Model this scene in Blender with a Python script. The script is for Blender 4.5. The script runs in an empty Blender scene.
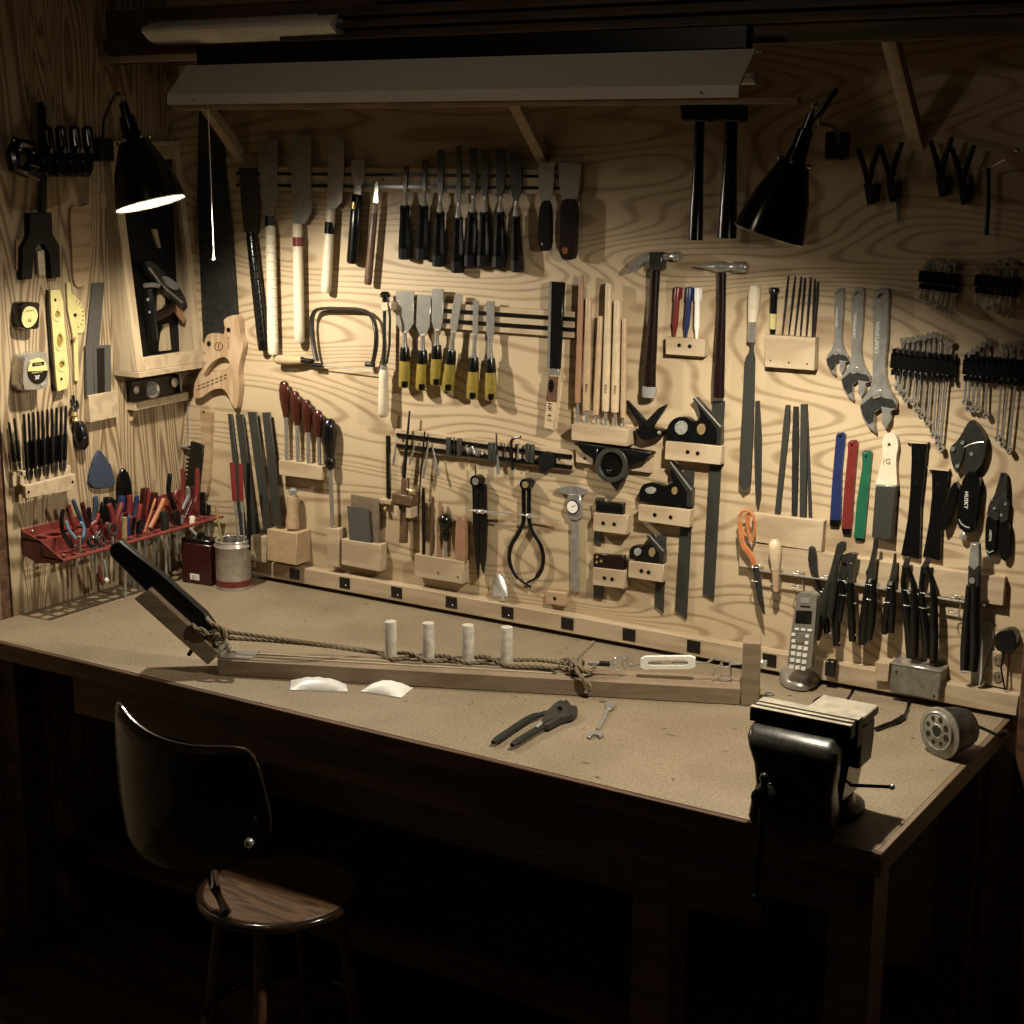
import bpy, bmesh, math, random
from mathutils import Vector, Matrix, geometry, noise
V = Vector
random.seed(7)
scn = bpy.context.scene
COL = scn.collection
# ------------------------------------------------------------------ camera (solved from the room's own vanishing lines)
F, PITCH, YAW, ROLL = 1613.4131899775073, 0.2234032177413542, 0.5618653595313069, 0.004259978813699241
CAM = V((3.282572439313645, -3.418857692567352, 2.114300245834337))
HB = 0.9                                     # bench height
_cy, _sy, _cp, _sp = math.cos(YAW), math.sin(YAW), math.cos(PITCH), math.sin(PITCH)
FW = V((-_sy*_cp, _cy*_cp, -_sp)); _r = V((_cy, _sy, 0)); _u = _r.cross(FW)
RT = _r*math.cos(ROLL) + _u*math.sin(ROLL); UP = -_r*math.sin(ROLL) + _u*math.cos(ROLL)
def unp(px, py, n, d):
    v = RT*(px-512) - UP*(py-512) + FW*F
    return CAM + v*((d - n.dot(CAM))/n.dot(v))
def B(px, py, w=0): return unp(px, py, V((0, 1, 0)), -w)      # a point on the back wall's face (w in front of it)
def L(px, py, w=0): return unp(px, py, V((1, 0, 0)), w)       # on the left wall
def T(px, py, w=0): return unp(px, py, V((0, 0, 1)), HB + w)  # on the bench top
NRM = {B: V((0, -1, 0)), L: V((1, 0, 0)), T: V((0, 0, 1))}
def S(p): return (p - CAM).dot(FW)/F                          # metres per photo pixel there
cd = bpy.data.cameras.new('camera'); cam = bpy.data.objects.new('camera', cd); COL.objects.link(cam)
cam.matrix_world = Matrix(((RT.x, UP.x, -FW.x, CAM.x), (RT.y, UP.y, -FW.y, CAM.y), (RT.z, UP.z, -FW.z, CAM.z), (0, 0, 0, 1)))
cd.lens = F/1024*36; cd.sensor_width = 36; cd.clip_start = .05
scn.camera = cam
# ------------------------------------------------------------------ materials
def _nt(name):
    m = bpy.data.materials.new(name); m.use_nodes = True; nt = m.node_tree; nt.nodes.clear()
    out = nt.nodes.new('ShaderNodeOutputMaterial'); b = nt.nodes.new('ShaderNodeBsdfPrincipled')
    nt.links.new(b.outputs[0], out.inputs[0]); return m, nt, b
def node(nt, kind, **kw):
    n = nt.nodes.new(kind)
    for k, v in kw.items():
        if k.startswith('i_'):
            key = k[2:]; key = int(key) if key.isdigit() else key.replace('_', ' ')
            n.inputs[key].default_value = v
        else: setattr(n, k, v)
    return n
def ramp(nt, stops):
    r = nt.nodes.new('ShaderNodeValToRGB'); e = r.color_ramp.elements
    while len(e) > 1: e.remove(e[0])
    e[0].position = stops[0][0]; e[0].color = (*stops[0][1], 1)
    for p, c in stops[1:]:
        x = e.new(p); x.color = (*c, 1)
    return r
def mat(name, col, rough=.5, metal=0., var=.25, scale=60., bump=.0, col2=None, spec=.5, trans=0., emit=None, es=0.):
    m, nt, b = _nt(name)
    tc = node(nt, 'ShaderNodeTexCoord'); nz = node(nt, 'ShaderNodeTexNoise', i_Scale=scale, i_Detail=5.)
    nt.links.new(tc.outputs['Object'], nz.inputs['Vector'])
    c2 = col2 or tuple(c*(1-var) for c in col)
    r = ramp(nt, [(.32, c2), (.68, col)]); nt.links.new(nz.outputs[0], r.inputs[0]); nt.links.new(r.outputs[0], b.inputs['Base Color'])
    b.inputs['Roughness'].default_value = rough; b.inputs['Metallic'].default_value = metal
    b.inputs['Specular IOR Level'].default_value = spec; b.inputs['Transmission Weight'].default_value = trans
    if bump:
        bp = node(nt, 'ShaderNodeBump', i_Strength=bump, i_Distance=.001); nt.links.new(nz.outputs[0], bp.inputs['Height'])
        nt.links.new(bp.outputs[0], b.inputs['Normal'])
    if emit: b.inputs['Emission Color'].default_value = (*emit, 1); b.inputs['Emission Strength'].default_value = es
    return m
def wood(name, c1, c2, st=(1, 1, 1), freq=1., dist=.6, rough=.6, fine=.25, scale=3., contrast=(.35, .75), bump=.15):
    """grain lines are the level curves of a stretched noise: cathedral figure like rotary-cut ply"""
    m, nt, b = _nt(name)
    tc = node(nt, 'ShaderNodeTexCoord'); mp = node(nt, 'ShaderNodeMapping'); mp.inputs['Scale'].default_value = st
    nt.links.new(tc.outputs['Object'], mp.inputs[0])
    nz = node(nt, 'ShaderNodeTexNoise', i_Scale=scale, i_Detail=1.2, i_Roughness=.45, i_Distortion=dist); nt.links.new(mp.outputs[0], nz.inputs['Vector'])
    mu = node(nt, 'ShaderNodeMath', operation='MULTIPLY', i_1=freq*60.); nt.links.new(nz.outputs[0], mu.inputs[0])
    sn = node(nt, 'ShaderNodeMath', operation='SINE'); nt.links.new(mu.outputs[0], sn.inputs[0])
    mr = node(nt, 'ShaderNodeMapRange'); mr.inputs[1].default_value = -1; nt.links.new(sn.outputs[0], mr.inputs[0])
    f = node(nt, 'ShaderNodeTexNoise', i_Scale=scale*14, i_Detail=4.); nt.links.new(mp.outputs[0], f.inputs['Vector'])
    mx = node(nt, 'ShaderNodeMix', data_type='FLOAT'); mx.inputs[0].default_value = fine
    nt.links.new(mr.outputs[0], mx.inputs[2]); nt.links.new(f.outputs[0], mx.inputs[3])
    r = ramp(nt, [(contrast[0], c2), (contrast[1], c1)]); nt.links.new(mx.outputs[0], r.inputs[0])
    nt.links.new(r.outputs[0], b.inputs['Base Color']); b.inputs['Roughness'].default_value = rough
    bp = node(nt, 'ShaderNodeBump', i_Strength=bump, i_Distance=.001); nt.links.new(mx.outputs[0], bp.inputs['Height']); nt.links.new(bp.outputs[0], b.inputs['Normal'])
    return m
M = {}
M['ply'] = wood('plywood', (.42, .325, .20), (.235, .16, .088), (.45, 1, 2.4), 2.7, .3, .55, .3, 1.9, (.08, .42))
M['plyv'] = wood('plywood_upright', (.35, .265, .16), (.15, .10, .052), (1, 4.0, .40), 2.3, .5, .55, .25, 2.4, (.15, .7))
M['pine'] = wood('pine', (.39, .305, .195), (.31, .23, .14), (1.2, 6, 6), .25, .3, .6, .5, 4.)
M['pinev'] = wood('pine_upright', (.42, .335, .215), (.34, .25, .15), (8, 8, 1), .25, .3, .55, .5, 4.)
M['stud'] = wood('stud_lumber', (.36, .25, .145), (.26, .17, .09), (1, 1, 8), .25, .3, .7, .5, 4.)
M['trimw'] = wood('trim_wood', (.40, .31, .20), (.31, .23, .14), (.8, 6, 8), .25, .3, .6, .6, 4.)
M['white_wood'] = mat('white_oak', (.56, .49, .36), .5, 0, .12, 90)
M['cane'] = mat('cane_wrap', (.60, .54, .41), .6, 0, .2, 200, .5)
M['beech'] = mat('beech', (.40, .28, .165), .45, 0, .2, 60)
M['beech_pale'] = mat('pale_beech', (.50, .39, .25), .45, 0, .18, 60)
M['redwood'] = mat('reddish_wood', (.28, .15, .085), .45, 0, .2, 60)
M['rosewood'] = mat('rosewood', (.011, .0045, .0035), .25, 0, .4, 80)
M['brownwood'] = mat('brown_wood', (.12, .065, .035), .4, 0, .4, 90)
M['sawwood'] = wood('saw_handle_wood', (.42, .30, .19), (.33, .22, .125), (5, 5, 1), .3, .3, .4, .4, 6.)
M['black'] = mat('black_plastic', (.004, .0038, .0035), .22, 0, .3, 50)
M['blackmat'] = mat('black_rubber', (.005, .0045, .004), .5, 0, .3, 50, 0, None, .25)
M['grip'] = mat('grey_green_rubber', (.014, .015, .011), .5, 0, .3, 50, 0, None, .3)
M['iron'] = mat('black_iron', (.018, .017, .016), .35, .6, .4, 120, .3)
M['japan'] = mat('japanned_iron', (.006, .006, .006), .2, .2, .3, 90, .4)
M['steel'] = mat('steel', (.42, .41, .375), .28, .6, .3, 60)
M['darksteel'] = mat('dark_steel', (.085, .082, .075), .33, .75, .4, 60)
M['filesteel'] = mat('file_steel', (.055, .054, .046), .5, .5, .35, 300, .5)
M['stone'] = mat('sharpening_stone', (.06, .055, .045), .85, 0, .25, 200)
M['chrome'] = mat('chrome', (.70, .69, .65), .16, .8, .1, 40)
M['satin'] = mat('satin_chrome', (.50, .49, .45), .27, .75, .2, 60)
M['brass'] = mat('brass', (.50, .38, .18), .25, .6, .2, 60)
M['copper'] = mat('copper', (.65, .25, .12), .3, 1., .2, 60)
M['yellow'] = mat('yellow_plastic', (.50, .44, .19), .35, 0, .15, 60)
M['amber'] = mat('amber_plastic', (.42, .32, .07), .12, 0, .3, 90, 0, None, .6, .45)
M['red'] = mat('red_plastic', (.14, .018, .015), .35, 0, .25, 60)
M['rackred'] = mat('red_rack_plastic', (.17, .032, .026), .4, 0, .2, 60)
M['darkred'] = mat('dark_red_plastic', (.038, .006, .005), .25, 0, .3, 60)
M['blue'] = mat('blue_plastic', (.014, .022, .085), .35, 0, .25, 60)
M['lightblue'] = mat('light_blue_grip', (.14, .25, .36), .45, 0, .25, 60)
M['slateblue'] = mat('slate_blue_pad', (.022, .036, .065), .8, 0, .3, 300, .3)
M['green'] = mat('green_plastic', (.012, .095, .05), .35, 0, .25, 60)
M['orange'] = mat('orange_plastic', (.42, .15, .05), .4, 0, .2, 60)
M['white'] = mat('white_plastic', (.75, .72, .66), .4, 0, .1, 60)
M['paper'] = mat('white_print', (.70, .68, .62), .5, 0, .08, 60)
M['greyrub'] = mat('grey_rubber', (.22, .21, .19), .6, 0, .2, 60)
M['greypaint'] = mat('grey_enamel', (.42, .42, .37), .5, 0, .12, 90)
M['fixture'] = mat('fixture_enamel', (.86, .84, .75), .45, 0, .12, 200)
M['phone'] = mat('silver_plastic', (.24, .22, .18), .32, .4, .15, 90)
M['dowel'] = mat('bare_dowel', (.48, .44, .36), .75, 0, .35, 60, .3)
M['fascia'] = wood('brown_lumber', (.10, .058, .033), (.06, .034, .019), (.6, 5, 6), .3, .3, .6, .5, 4.)
M['edgewood'] = wood('edge_wood', (.17, .115, .068), (.11, .072, .04), (5, .6, 6), .3, .3, .6, .5, 4.)
M['darkwood'] = wood('dark_stained_wood', (.10, .05, .025), (.05, .022, .011), (.6, 5, 6), .3, .3, .5, .5, 4.)
M['floorw'] = wood('floor_boards', (.09, .055, .03), (.045, .027, .014), (.6, 7, 7), .3, .3, .4, .5, 3.)
M['seatw'] = wood('seat_wood', (.11, .06, .03), (.05, .028, .014), (1.5, 9, 9), .3, .3, .35, .5, 5.)
M['bulb'] = mat('bulb_glow', (1, 1, 1), .5, 0, 0, 10, emit=(1., .9, .72), es=18.)
M['shadein'] = mat('white_enamel', (.28, .27, .25), .5, 0, .02, 20)
M['rope'] = mat('hemp_rope', (.20, .15, .09), .85, 0, .5, 500, .6)
M['plasticbag'] = mat('clear_plastic', (.85, .83, .78), .3, 0, .1, 300, .5, None, .5, .35)
def benchmat():
    m, nt, b = _nt('bench_hardboard')
    tc = node(nt, 'ShaderNodeTexCoord')
    n1 = node(nt, 'ShaderNodeTexNoise', i_Scale=170., i_Detail=4.); n2 = node(nt, 'ShaderNodeTexNoise', i_Scale=5., i_Detail=5.)
    n3 = node(nt, 'ShaderNodeTexNoise', i_Scale=38., i_Detail=3.); n4 = node(nt, 'ShaderNodeTexNoise', i_Scale=2.2, i_Detail=2.)
    for n in (n1, n2, n3, n4): nt.links.new(tc.outputs['Object'], n.inputs['Vector'])
    r1 = ramp(nt, [(.3, (.145, .108, .066)), (.7, (.27, .212, .136))]); nt.links.new(n1.outputs[0], r1.inputs[0])
    r2 = ramp(nt, [(.35, (.80, .78, .75)), (.62, (1, 1, 1))]); nt.links.new(n2.outputs[0], r2.inputs[0])
    mx = node(nt, 'ShaderNodeMix', data_type='RGBA', blend_type='MULTIPLY'); mx.inputs[0].default_value = 1
    nt.links.new(r1.outputs[0], mx.inputs[6]); nt.links.new(r2.outputs[0], mx.inputs[7])
    r3 = ramp(nt, [(.27, (.35, .28, .2)), (.31, (1, 1, 1))]); nt.links.new(n3.outputs[0], r3.inputs[0])
    m2 = node(nt, 'ShaderNodeMix', data_type='RGBA', blend_type='MULTIPLY'); m2.inputs[0].default_value = 1
    nt.links.new(mx.outputs[2], m2.inputs[6]); nt.links.new(r3.outputs[0], m2.inputs[7])
    nt.links.new(m2.outputs[2], b.inputs['Base Color']); b.inputs['Roughness'].default_value = .6
    return m
M['bench'] = benchmat()
# ------------------------------------------------------------------ geometry collector: everything in world metres
class G:
    def __init__(s): s.bm = bmesh.new()
    def prism(s, poly, vec, bev=0., holes=None, seg=1):
        bm = s.bm; poly = [V(p) for p in poly]; vec = V(vec)
        if holes:
            loops = [poly] + [[V(p) for p in h] for h in holes]
            flat = [p for l in loops for p in l]
            tris = geometry.tessellate_polygon(loops)
            a = [bm.verts.new(p) for p in flat]; b = [bm.verts.new(p + vec) for p in flat]
            for t in tris:
                try: bm.faces.new([a[i] for i in t]); bm.faces.new([b[i] for i in reversed(t)])
                except ValueError: pass
            k = 0; sidef = []
            for l in loops:
                n = len(l)
                for i in range(n):
                    j = (i+1) % n; sidef.append(bm.faces.new((a[k+i], a[k+j], b[k+j], b[k+i])))
                k += n
            if bev:
                es = list({e for f in sidef for e in f.edges if any(g_ not in sidef for g_ in e.link_faces)})
                try: bmesh.ops.bevel(bm, geom=es, offset=bev, segments=1, affect='EDGES', clamp_overlap=True)
                except Exception: pass
            return s
        n = len(poly)
        a = [bm.verts.new(p) for p in poly]; b = [bm.verts.new(p + vec) for p in poly]
        fs = [bm.faces.new(a), bm.faces.new(list(reversed(b)))]
        for i in range(n):
            j = (i+1) % n; fs.append(bm.faces.new((a[j], a[i], b[i], b[j])))
        if bev:
            es = list({e for f in fs for e in f.edges})
            try: bmesh.ops.bevel(bm, geom=es, offset=bev, segments=seg, affect='EDGES', clamp_overlap=True)
            except Exception: pass
        return s
    def ring(s, rings, closed=False, cap=True):
        bm = s.bm; R = [[bm.verts.new(p) for p in r] for r in rings]; n = len(R[0]); m = len(R)
        for i in range(m if closed else m-1):
            a, b = R[i], R[(i+1) % m]
            for k in range(n):
                l = (k+1) % n
                bm.faces.new((a[k], a[l], b[l], b[k]))
        if cap and not closed:
            bm.faces.new(list(reversed(R[0]))); bm.faces.new(R[-1])
        return s
    def tube(s, pts, r, seg=8, closed=False, nrm=None, sq=1.):
        """swept round (or, with nrm and sq, flattened) bar; r a number or one per point, metres"""
        pts = [V(p) for p in pts]; m = len(pts)
        rr = r if isinstance(r, (list, tuple)) else [r]*m
        ref = None; rings = []
        for i, p in enumerate(pts):
            t = (pts[(i+1) % m] - pts[i-1]) if closed else (pts[min(i+1, m-1)] - pts[max(i-1, 0)])
            if t.length < 1e-9: t = V((0, 0, 1))
            t.normalize()
            if nrm is not None: n = V(nrm)
            elif ref is None: n = V((0, 0, 1)) if abs(t.z) < .9 else V((0, -1, 0))
            else: n = ref
            n = n - t*n.dot(t)
            if n.length < 1e-6: n = t.orthogonal()
            n.normalize(); ref = n; b = t.cross(n)
            rings.append([p + (b*math.cos(2*math.pi*k/seg) + n*(sq*math.sin(2*math.pi*k/seg)))*rr[i] for k in range(seg)])
        return s.ring(rings, closed)
    def lathe(s, p0, p1, prof, seg=12, nrm=None, sq=1.):
        """turned shape along p0->p1; prof = (fraction, radius in metres)"""
        p0, p1 = V(p0), V(p1); t = (p1-p0); ln = t.length; t.normalize()
        n = V(nrm) if nrm is not None else (V((0, 0, 1)) if abs(t.z) < .9 else V((0, -1, 0)))
        n = n - t*n.dot(t); n.normalize(); b = t.cross(n)
        return s.ring([[p0 + t*(ln*f) + (b*math.cos(2*math.pi*k/seg) + n*(sq*math.sin(2*math.pi*k/seg)))*max(r, 1e-5) for k in range(seg)] for f, r in prof])
    def ball(s, c, r, seg=12, ax=V((0, 0, 1)), sq=1.):
        pr = [(.5-.5*math.cos(math.pi*i/8), r*math.sin(math.pi*i/8)*1. if 0 < i < 8 else r*.02) for i in range(9)]
        c = V(c); ax = V(ax).normalized(); return s.lathe(c-ax*r*sq, c+ax*r*sq, pr, seg)
    def box(s, o, a, b, c, bev=0.):
        """corner o and three edge vectors"""
        o, a, b, c = V(o), V(a), V(b), V(c); return s.prism([o, o+a, o+a+b, o+b], c, bev)
    def aabb(s, x0, x1, y0, y1, z0, z1, bev=0.): return s.box((x0, y0, z0), (x1-x0, 0, 0), (0, y1-y0, 0), (0, 0, z1-z0), bev)
    # shapes given by where the photo shows them on a surface sf, w metres off it
    def pw(s, poly, w0, w1, sf=B, bev=0., holes=None, seg=1):
        return s.prism([sf(x, y, w1) for x, y in poly], NRM[sf]*(w0-w1), bev, [[sf(x, y, w1) for x, y in h] for h in holes] if holes else None, seg)
    def tb(s, pts, r, w=.01, sf=B, seg=8, closed=False, sq=1., flat=False):
        P = [sf(p[0], p[1], p[2] if len(p) > 2 else w) for p in pts]
        R = [(r[i] if isinstance(r, (list, tuple)) else r)*S(P[i]) for i in range(len(P))]
        return s.tube(P, R, seg, closed, NRM[sf] if (flat or sq != 1.) else None, sq)
    def lb(s, a, b, prof, w=.012, sf=B, seg=12, sq=1.):
        p0 = sf(a[0], a[1], a[2] if len(a) > 2 else w); p1 = sf(b[0], b[1], b[2] if len(b) > 2 else w); k = S(p0)
        return s.lathe(p0, p1, [(f, r*k) for f, r in prof], seg, NRM[sf], sq)
    def disc(s, c, rpx, w0, w1, sf=B, seg=20, ry=None):
        p = sf(c[0], c[1], w1); k = S(p)*rpx; n = NRM[sf]; a = n.orthogonal().normalized(); b = n.cross(a)
        return s.prism([p + a*(k*math.cos(2*math.pi*i/seg)) + b*(k*math.sin(2*math.pi*i/seg)) for i in range(seg)], n*(w0-w1))
_txt = {}
def text(g, st, o, xd, yd, h, depth=.0006):
    """raised lettering centred on o, xd reading direction, h capital height"""
    if st not in _txt:
        c = bpy.data.curves.new('t', 'FONT'); c.body = st; c.align_x = 'CENTER'; c.align_y = 'CENTER'; c.resolution_u = 2
        ob = bpy.data.objects.new('t', c); me = bpy.data.meshes.new_from_object(ob)
        _txt[st] = ([v.co.copy() for v in me.vertices], [list(p.vertices) for p in me.polygons])
        bpy.data.objects.remove(ob); bpy.data.curves.remove(c); bpy.data.meshes.remove(me)
    vs, fs = _txt[st]; xd = V(xd).normalized(); yd = V(yd).normalized(); n = xd.cross(yd)
    k = h/.7; a = [g.bm.verts.new(V(o) + xd*v.x*k + yd*v.y*k + n*depth) for v in vs]
    for f in fs:
        try: g.bm.faces.new([a[i] for i in f])
        except ValueError: pass
    return g
class Th:
    """one thing: parts are collected, then linked under an Empty (or as one mesh when it has a single part)"""
    def __init__(s, name, label, cat, group=None, kind=None):
        s.n, s.label, s.cat, s.group, s.kind, s.parts = name, label, cat, group, kind, []
    def p(s, pname, g, m, parent=None, label=None, flip=False):
        s.parts.append([pname, g, m, parent, label, None]); return len(s.parts)-1
    def done(s):
        allv = [v.co for q in s.parts for v in q[1].bm.verts]
        lo = V([min(v[i] for v in allv) for i in range(3)]); hi = V([max(v[i] for v in allv) for i in range(3)])
        base = V(((lo.x+hi.x)/2, (lo.y+hi.y)/2, lo.z))
        single = len(s.parts) == 1; root = None
        if not single:
            root = bpy.data.objects.new(s.n, None); root.empty_display_size = .02; root.location = base; COL.objects.link(root)
        for q in s.parts:
            pn, g, m, par, lab, _ = q; me = bpy.data.meshes.new(s.n if single else pn)
            bmesh.ops.recalc_face_normals(g.bm, faces=g.bm.faces)
            bmesh.ops.translate(g.bm, verts=g.bm.verts, vec=-base)
            g.bm.to_mesh(me); g.bm.free(); me.materials.append(M[m] if isinstance(m, str) else m)
            for f in me.polygons: f.use_smooth = True
            me.set_sharp_from_angle(angle=math.radians(38))
            ob = bpy.data.objects.new(s.n if single else pn, me); COL.objects.link(ob); q[5] = ob
            if single: ob.location = base; root = ob
            else:
                ob.parent = s.parts[par][5] if par is not None else root
                if lab: ob['label'] = lab
        root['label'] = s.label
        if s.kind: root['kind'] = s.kind
        if s.cat: root['category'] = s.cat
        if s.group: root['group'] = s.group
        s.root = root; return root
def one(name, label, cat, g, m, group=None, kind=None):
    t = Th(name, label, cat, group, kind); t.p(name, g, m); return t.done()
def struct(name, g, m, label=None):
    t = Th(name, label or name.replace('_', ' '), None, None, 'structure'); t.p(name, g, m); o = t.done()
    if not label: del o['label']
    return o
def sm(pts, n=5, closed=True):
    """Catmull-Rom through pixel points"""
    out = []; m = len(pts)
    for i in range(m if closed else m-1):
        a, b, c, d = (pts[(i+k) % m] for k in (-1, 0, 1, 2)) if closed else (pts[max(i-1, 0)], pts[i], pts[i+1], pts[min(i+2, m-1)])
        for k in range(n):
            t = k/n
            out.append(tuple(.5*(2*b[j] + (c[j]-a[j])*t + (2*a[j]-5*b[j]+4*c[j]-d[j])*t*t + (3*b[j]-a[j]-3*c[j]+d[j])*t**3) for j in range(len(b))))
    if not closed: out.append(tuple(pts[-1]))
    return out
def Z(x0, y0, k, pts): return [(x0 + p[0]/k, y0 + p[1]/k) for p in pts]   # crop coordinates to photo coordinates
def circ(cx, cy, rx, ry=None, n=16, a0=0.):
    ry = ry or rx; return [(cx + rx*math.cos(a0+2*math.pi*i/n), cy + ry*math.sin(a0+2*math.pi*i/n)) for i in range(n)]
# ------------------------------------------------------------------ the room
struct('wall_back', G().aabb(-.02, 3.6, 0, .02, 0, 2.75), 'ply', 'swirly grained plywood wall holding the tools')
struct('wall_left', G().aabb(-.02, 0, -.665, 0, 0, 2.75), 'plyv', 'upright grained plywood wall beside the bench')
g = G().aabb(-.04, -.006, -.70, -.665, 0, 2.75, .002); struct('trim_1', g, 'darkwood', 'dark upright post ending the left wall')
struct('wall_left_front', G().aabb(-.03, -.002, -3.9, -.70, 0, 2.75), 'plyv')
struct('wall_right', G().aabb(3.6, 3.62, -3.9, .02, 0, 2.75), 'darkwood')
struct('floor', G().aabb(-.05, 3.62, -3.9, .02, -.03, 0), 'floorw', 'dark wooden floor')
struct('ceiling', G().aabb(-.05, 3.62, -3.9, .02, 2.75, 2.78), 'darkwood', 'dark wooden ceiling')
p = B(1014, 650, 0)
struct('trim_2', G().aabb(2.452, 2.50, -.05, 0, 0, 2.30, .003), 'darkwood', 'dark upright trim at the right end of the tool wall')
# strip along the foot of the back wall
g = G().aabb(.0, 2.445, -.032, 0, HB+.012, HB+.058, .002)
ft = Th('trim_3', 'light wooden ledge with black inset catches along the foot of the tool wall', None, None, 'structure'); ft.p('strip', g, 'trimw')
g = G()
for x in (294.5, 344.5, 396.5, 451.3, 507.5, 567.4, 629.2, 694, 770):
    c = B(x, 566 + (x-294.5)*.166 + 2, .033); g.aabb(c.x-.0175, c.x+.0175, -.0335, -.03, HB+.022, HB+.052)
ft.p('catch', g, 'black')
g = G()
for x in (344.5, 396.5, 451.3, 507.5):
    c = B(x, 566 + (x-294.5)*.166 + 2, .034); g.ball((c.x+.004, -.0345, HB+.031), .0018, 8)
ft.p('catch_pin', g, 'paper'); ft.done()
# the bench
X1, YF = 2.43, -.84
be = Th('workbench', 'long workbench with tan hardboard top, dark apron and end panels along the tool wall', 'workbench')
be.p('bench_top', G().aabb(0.001, X1-.012, YF+.012, -.001, HB-.018, HB), 'bench')
be.p('edge_band', G().aabb(0.001, X1, YF, YF+.012, HB-.045, HB-.0005, .002), 'darkwood')
be.p('end_band', G().aabb(X1-.0119, X1, YF+.0121, -.001, HB-.045, HB-.0003, .001), 'edgewood')
be.p('apron', G().aabb(.35, X1-.06, YF+.05, YF+.07, HB-.16, HB-.045), 'darkwood')
be.p('underframe', G().aabb(.02, X1-.05, -.04, -.01, HB-.14, HB-.018).aabb(.02, .06, YF+.08, -.05, HB-.14, HB-.018), 'darkwood')
for x0 in (.02, 1.9, X1-.12):
    for y0 in (YF+.075, -.10): be.p('leg', G().aabb(x0, x0+.085, y0, y0+.085, 0, HB-.018, .003), 'darkwood')
be.p('lower_shelf', G().aabb(.02, X1-.05, -.60, -.02, .22, .24), 'darkwood')
be.done()
# shelf over the tool wall on diagonal struts
sh = Th('overhead_shelf', 'dark wooden shelf with front board and diagonal struts above the tool wall', 'shelf')
sh.p('shelf_board', G().aabb(0.002, 2.98, -.215, -.001, 2.338, 2.356), 'darkwood')
fb = sh.p('front_board', G().aabb(0.002, 2.98, -.235, -.2155, 2.318, 2.455, .003), 'fascia')
for a in ((237, 163), (537, 163), (910, 152)):
    c = B(*a); sh.p('strut', G().prism([c+V((0, -.001, 0)), c+V((0, -.001, .038)), c+V((0, -.214, .251)), c+V((0, -.214, .213))], (.03, 0, 0), .001), 'trimw', None, 'light diagonal strut')
sh.done()
# lumber stored up on the shelf
k = 0
for x0, x1, y, z, h, lab in ((.62, 3.0, -.262, 2.36, .010, 'lowest thin strip of the lumber stored along the overhead shelf'), (.66, 3.0, -.268, 2.385, .010, 'second thin strip up in the lumber stored along the overhead shelf'),
                        (.74, 3.0, -.262, 2.41, .012, 'third thin strip up in the lumber stored along the overhead shelf'), (.9, 3.0, -.270, 2.44, .012, 'topmost thin strip of the lumber stored along the overhead shelf')):
    one('lumber_strip', lab, 'lumber', G().aabb(x0, x1, y, -.2355, z, z+h, .001), 'fascia', 'thin lumber strips along the overhead shelf')
one('wooden_batten', 'short pale wooden batten fixed under the left end of the overhead shelf', 'batten', G().aabb(.0, .36, -.262, -.2355, 2.322, 2.338, .001), 'pine')
# hood high at the left of the shelf
g = G(); a, b = B(139, 32, .30), B(327, 22, .30)
pr = [(0, .0), (-.03, .01), (-.055, .03), (-.055, .04), (-.02, .055), (0, .06)]
g.prism([V((a.x, -.2365 + q[0], a.z - .03 + q[1])) for q in pr], (b.x-a.x, 0, 0), .001)
g2 = G().tube([(a.x+.01, -.30, a.z-.022), (b.x-.01, -.30, a.z-.022)], .006, 8)
t = Th('light_cover', 'short pale rounded light cover high on the shelf front, above the long hood', 'light'); t.p('cover', g, 'fixture'); t.done()
# long grey fluorescent hood
XA, XB = B(167, 106, .42).x, B(738, 99, .42).x
fx = Th('fluorescent_fixture', 'long grey fluorescent hood hanging above the tool wall, switched off', 'light')
zb = 2.204
prof = [(-.315, zb+.10), (-.345, zb+.10), (-.418, zb+.028), (-.420, zb+.004), (-.415, zb+.004), (-.413, zb+.026), (-.342, zb+.094), (-.315, zb+.094)]
g = G().prism([V((XA, y, z)) for y, z in prof], (XB-XA, 0, 0)); hd = fx.p('reflector', g, 'fixture')
prof2 = [(-.3149, zb+.10), (-.306, zb+.10), (-.242, zb+.028), (-.240, zb+.004), (-.245, zb+.004), (-.247, zb+.026), (-.309, zb+.094), (-.3149, zb+.094)]
fx.p('ballast_box', G().aabb(XA+.03, XB-.02, -.343, -.312, zb+.101, zb+.147, .002), 'iron')
fx.p('tube', G().tube([(XA+.02, -.37, zb+.045), (XB-.02, -.37, zb+.045)], .013, 10), 'greypaint')
fx.p('tube', G().tube([(XA+.02, -.29, zb+.045), (XB-.02, -.29, zb+.045)], .013, 10), 'greypaint')
fx.p('rim_strip', G().aabb(XA+.02, XB+.12, -.408, -.385, zb-.008, zb+.003), 'stud')
for x in (XA+.09, (XA+XB)/2-.1, XB-.08): fx.p('screw', G().ball((x, -.4205, zb+.014), .003, 8), 'steel')
cx = B(212, 130, .33); cb = B(214, 259, .33)
c = fx.p('pull_cord', G().tube([(cb.x-.002, -.33, zb+.09), (cb.x, -.33, cb.z+.01)], .0014, 6), 'white', None, 'white pull cord')
fx.p('cord_knob', G().lathe((cb.x, -.33, cb.z+.012), (cb.x, -.33, cb.z-.002), [(0, .002), (.6, .004), (1, .005)]), 'white', c)
fx.done()
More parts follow.
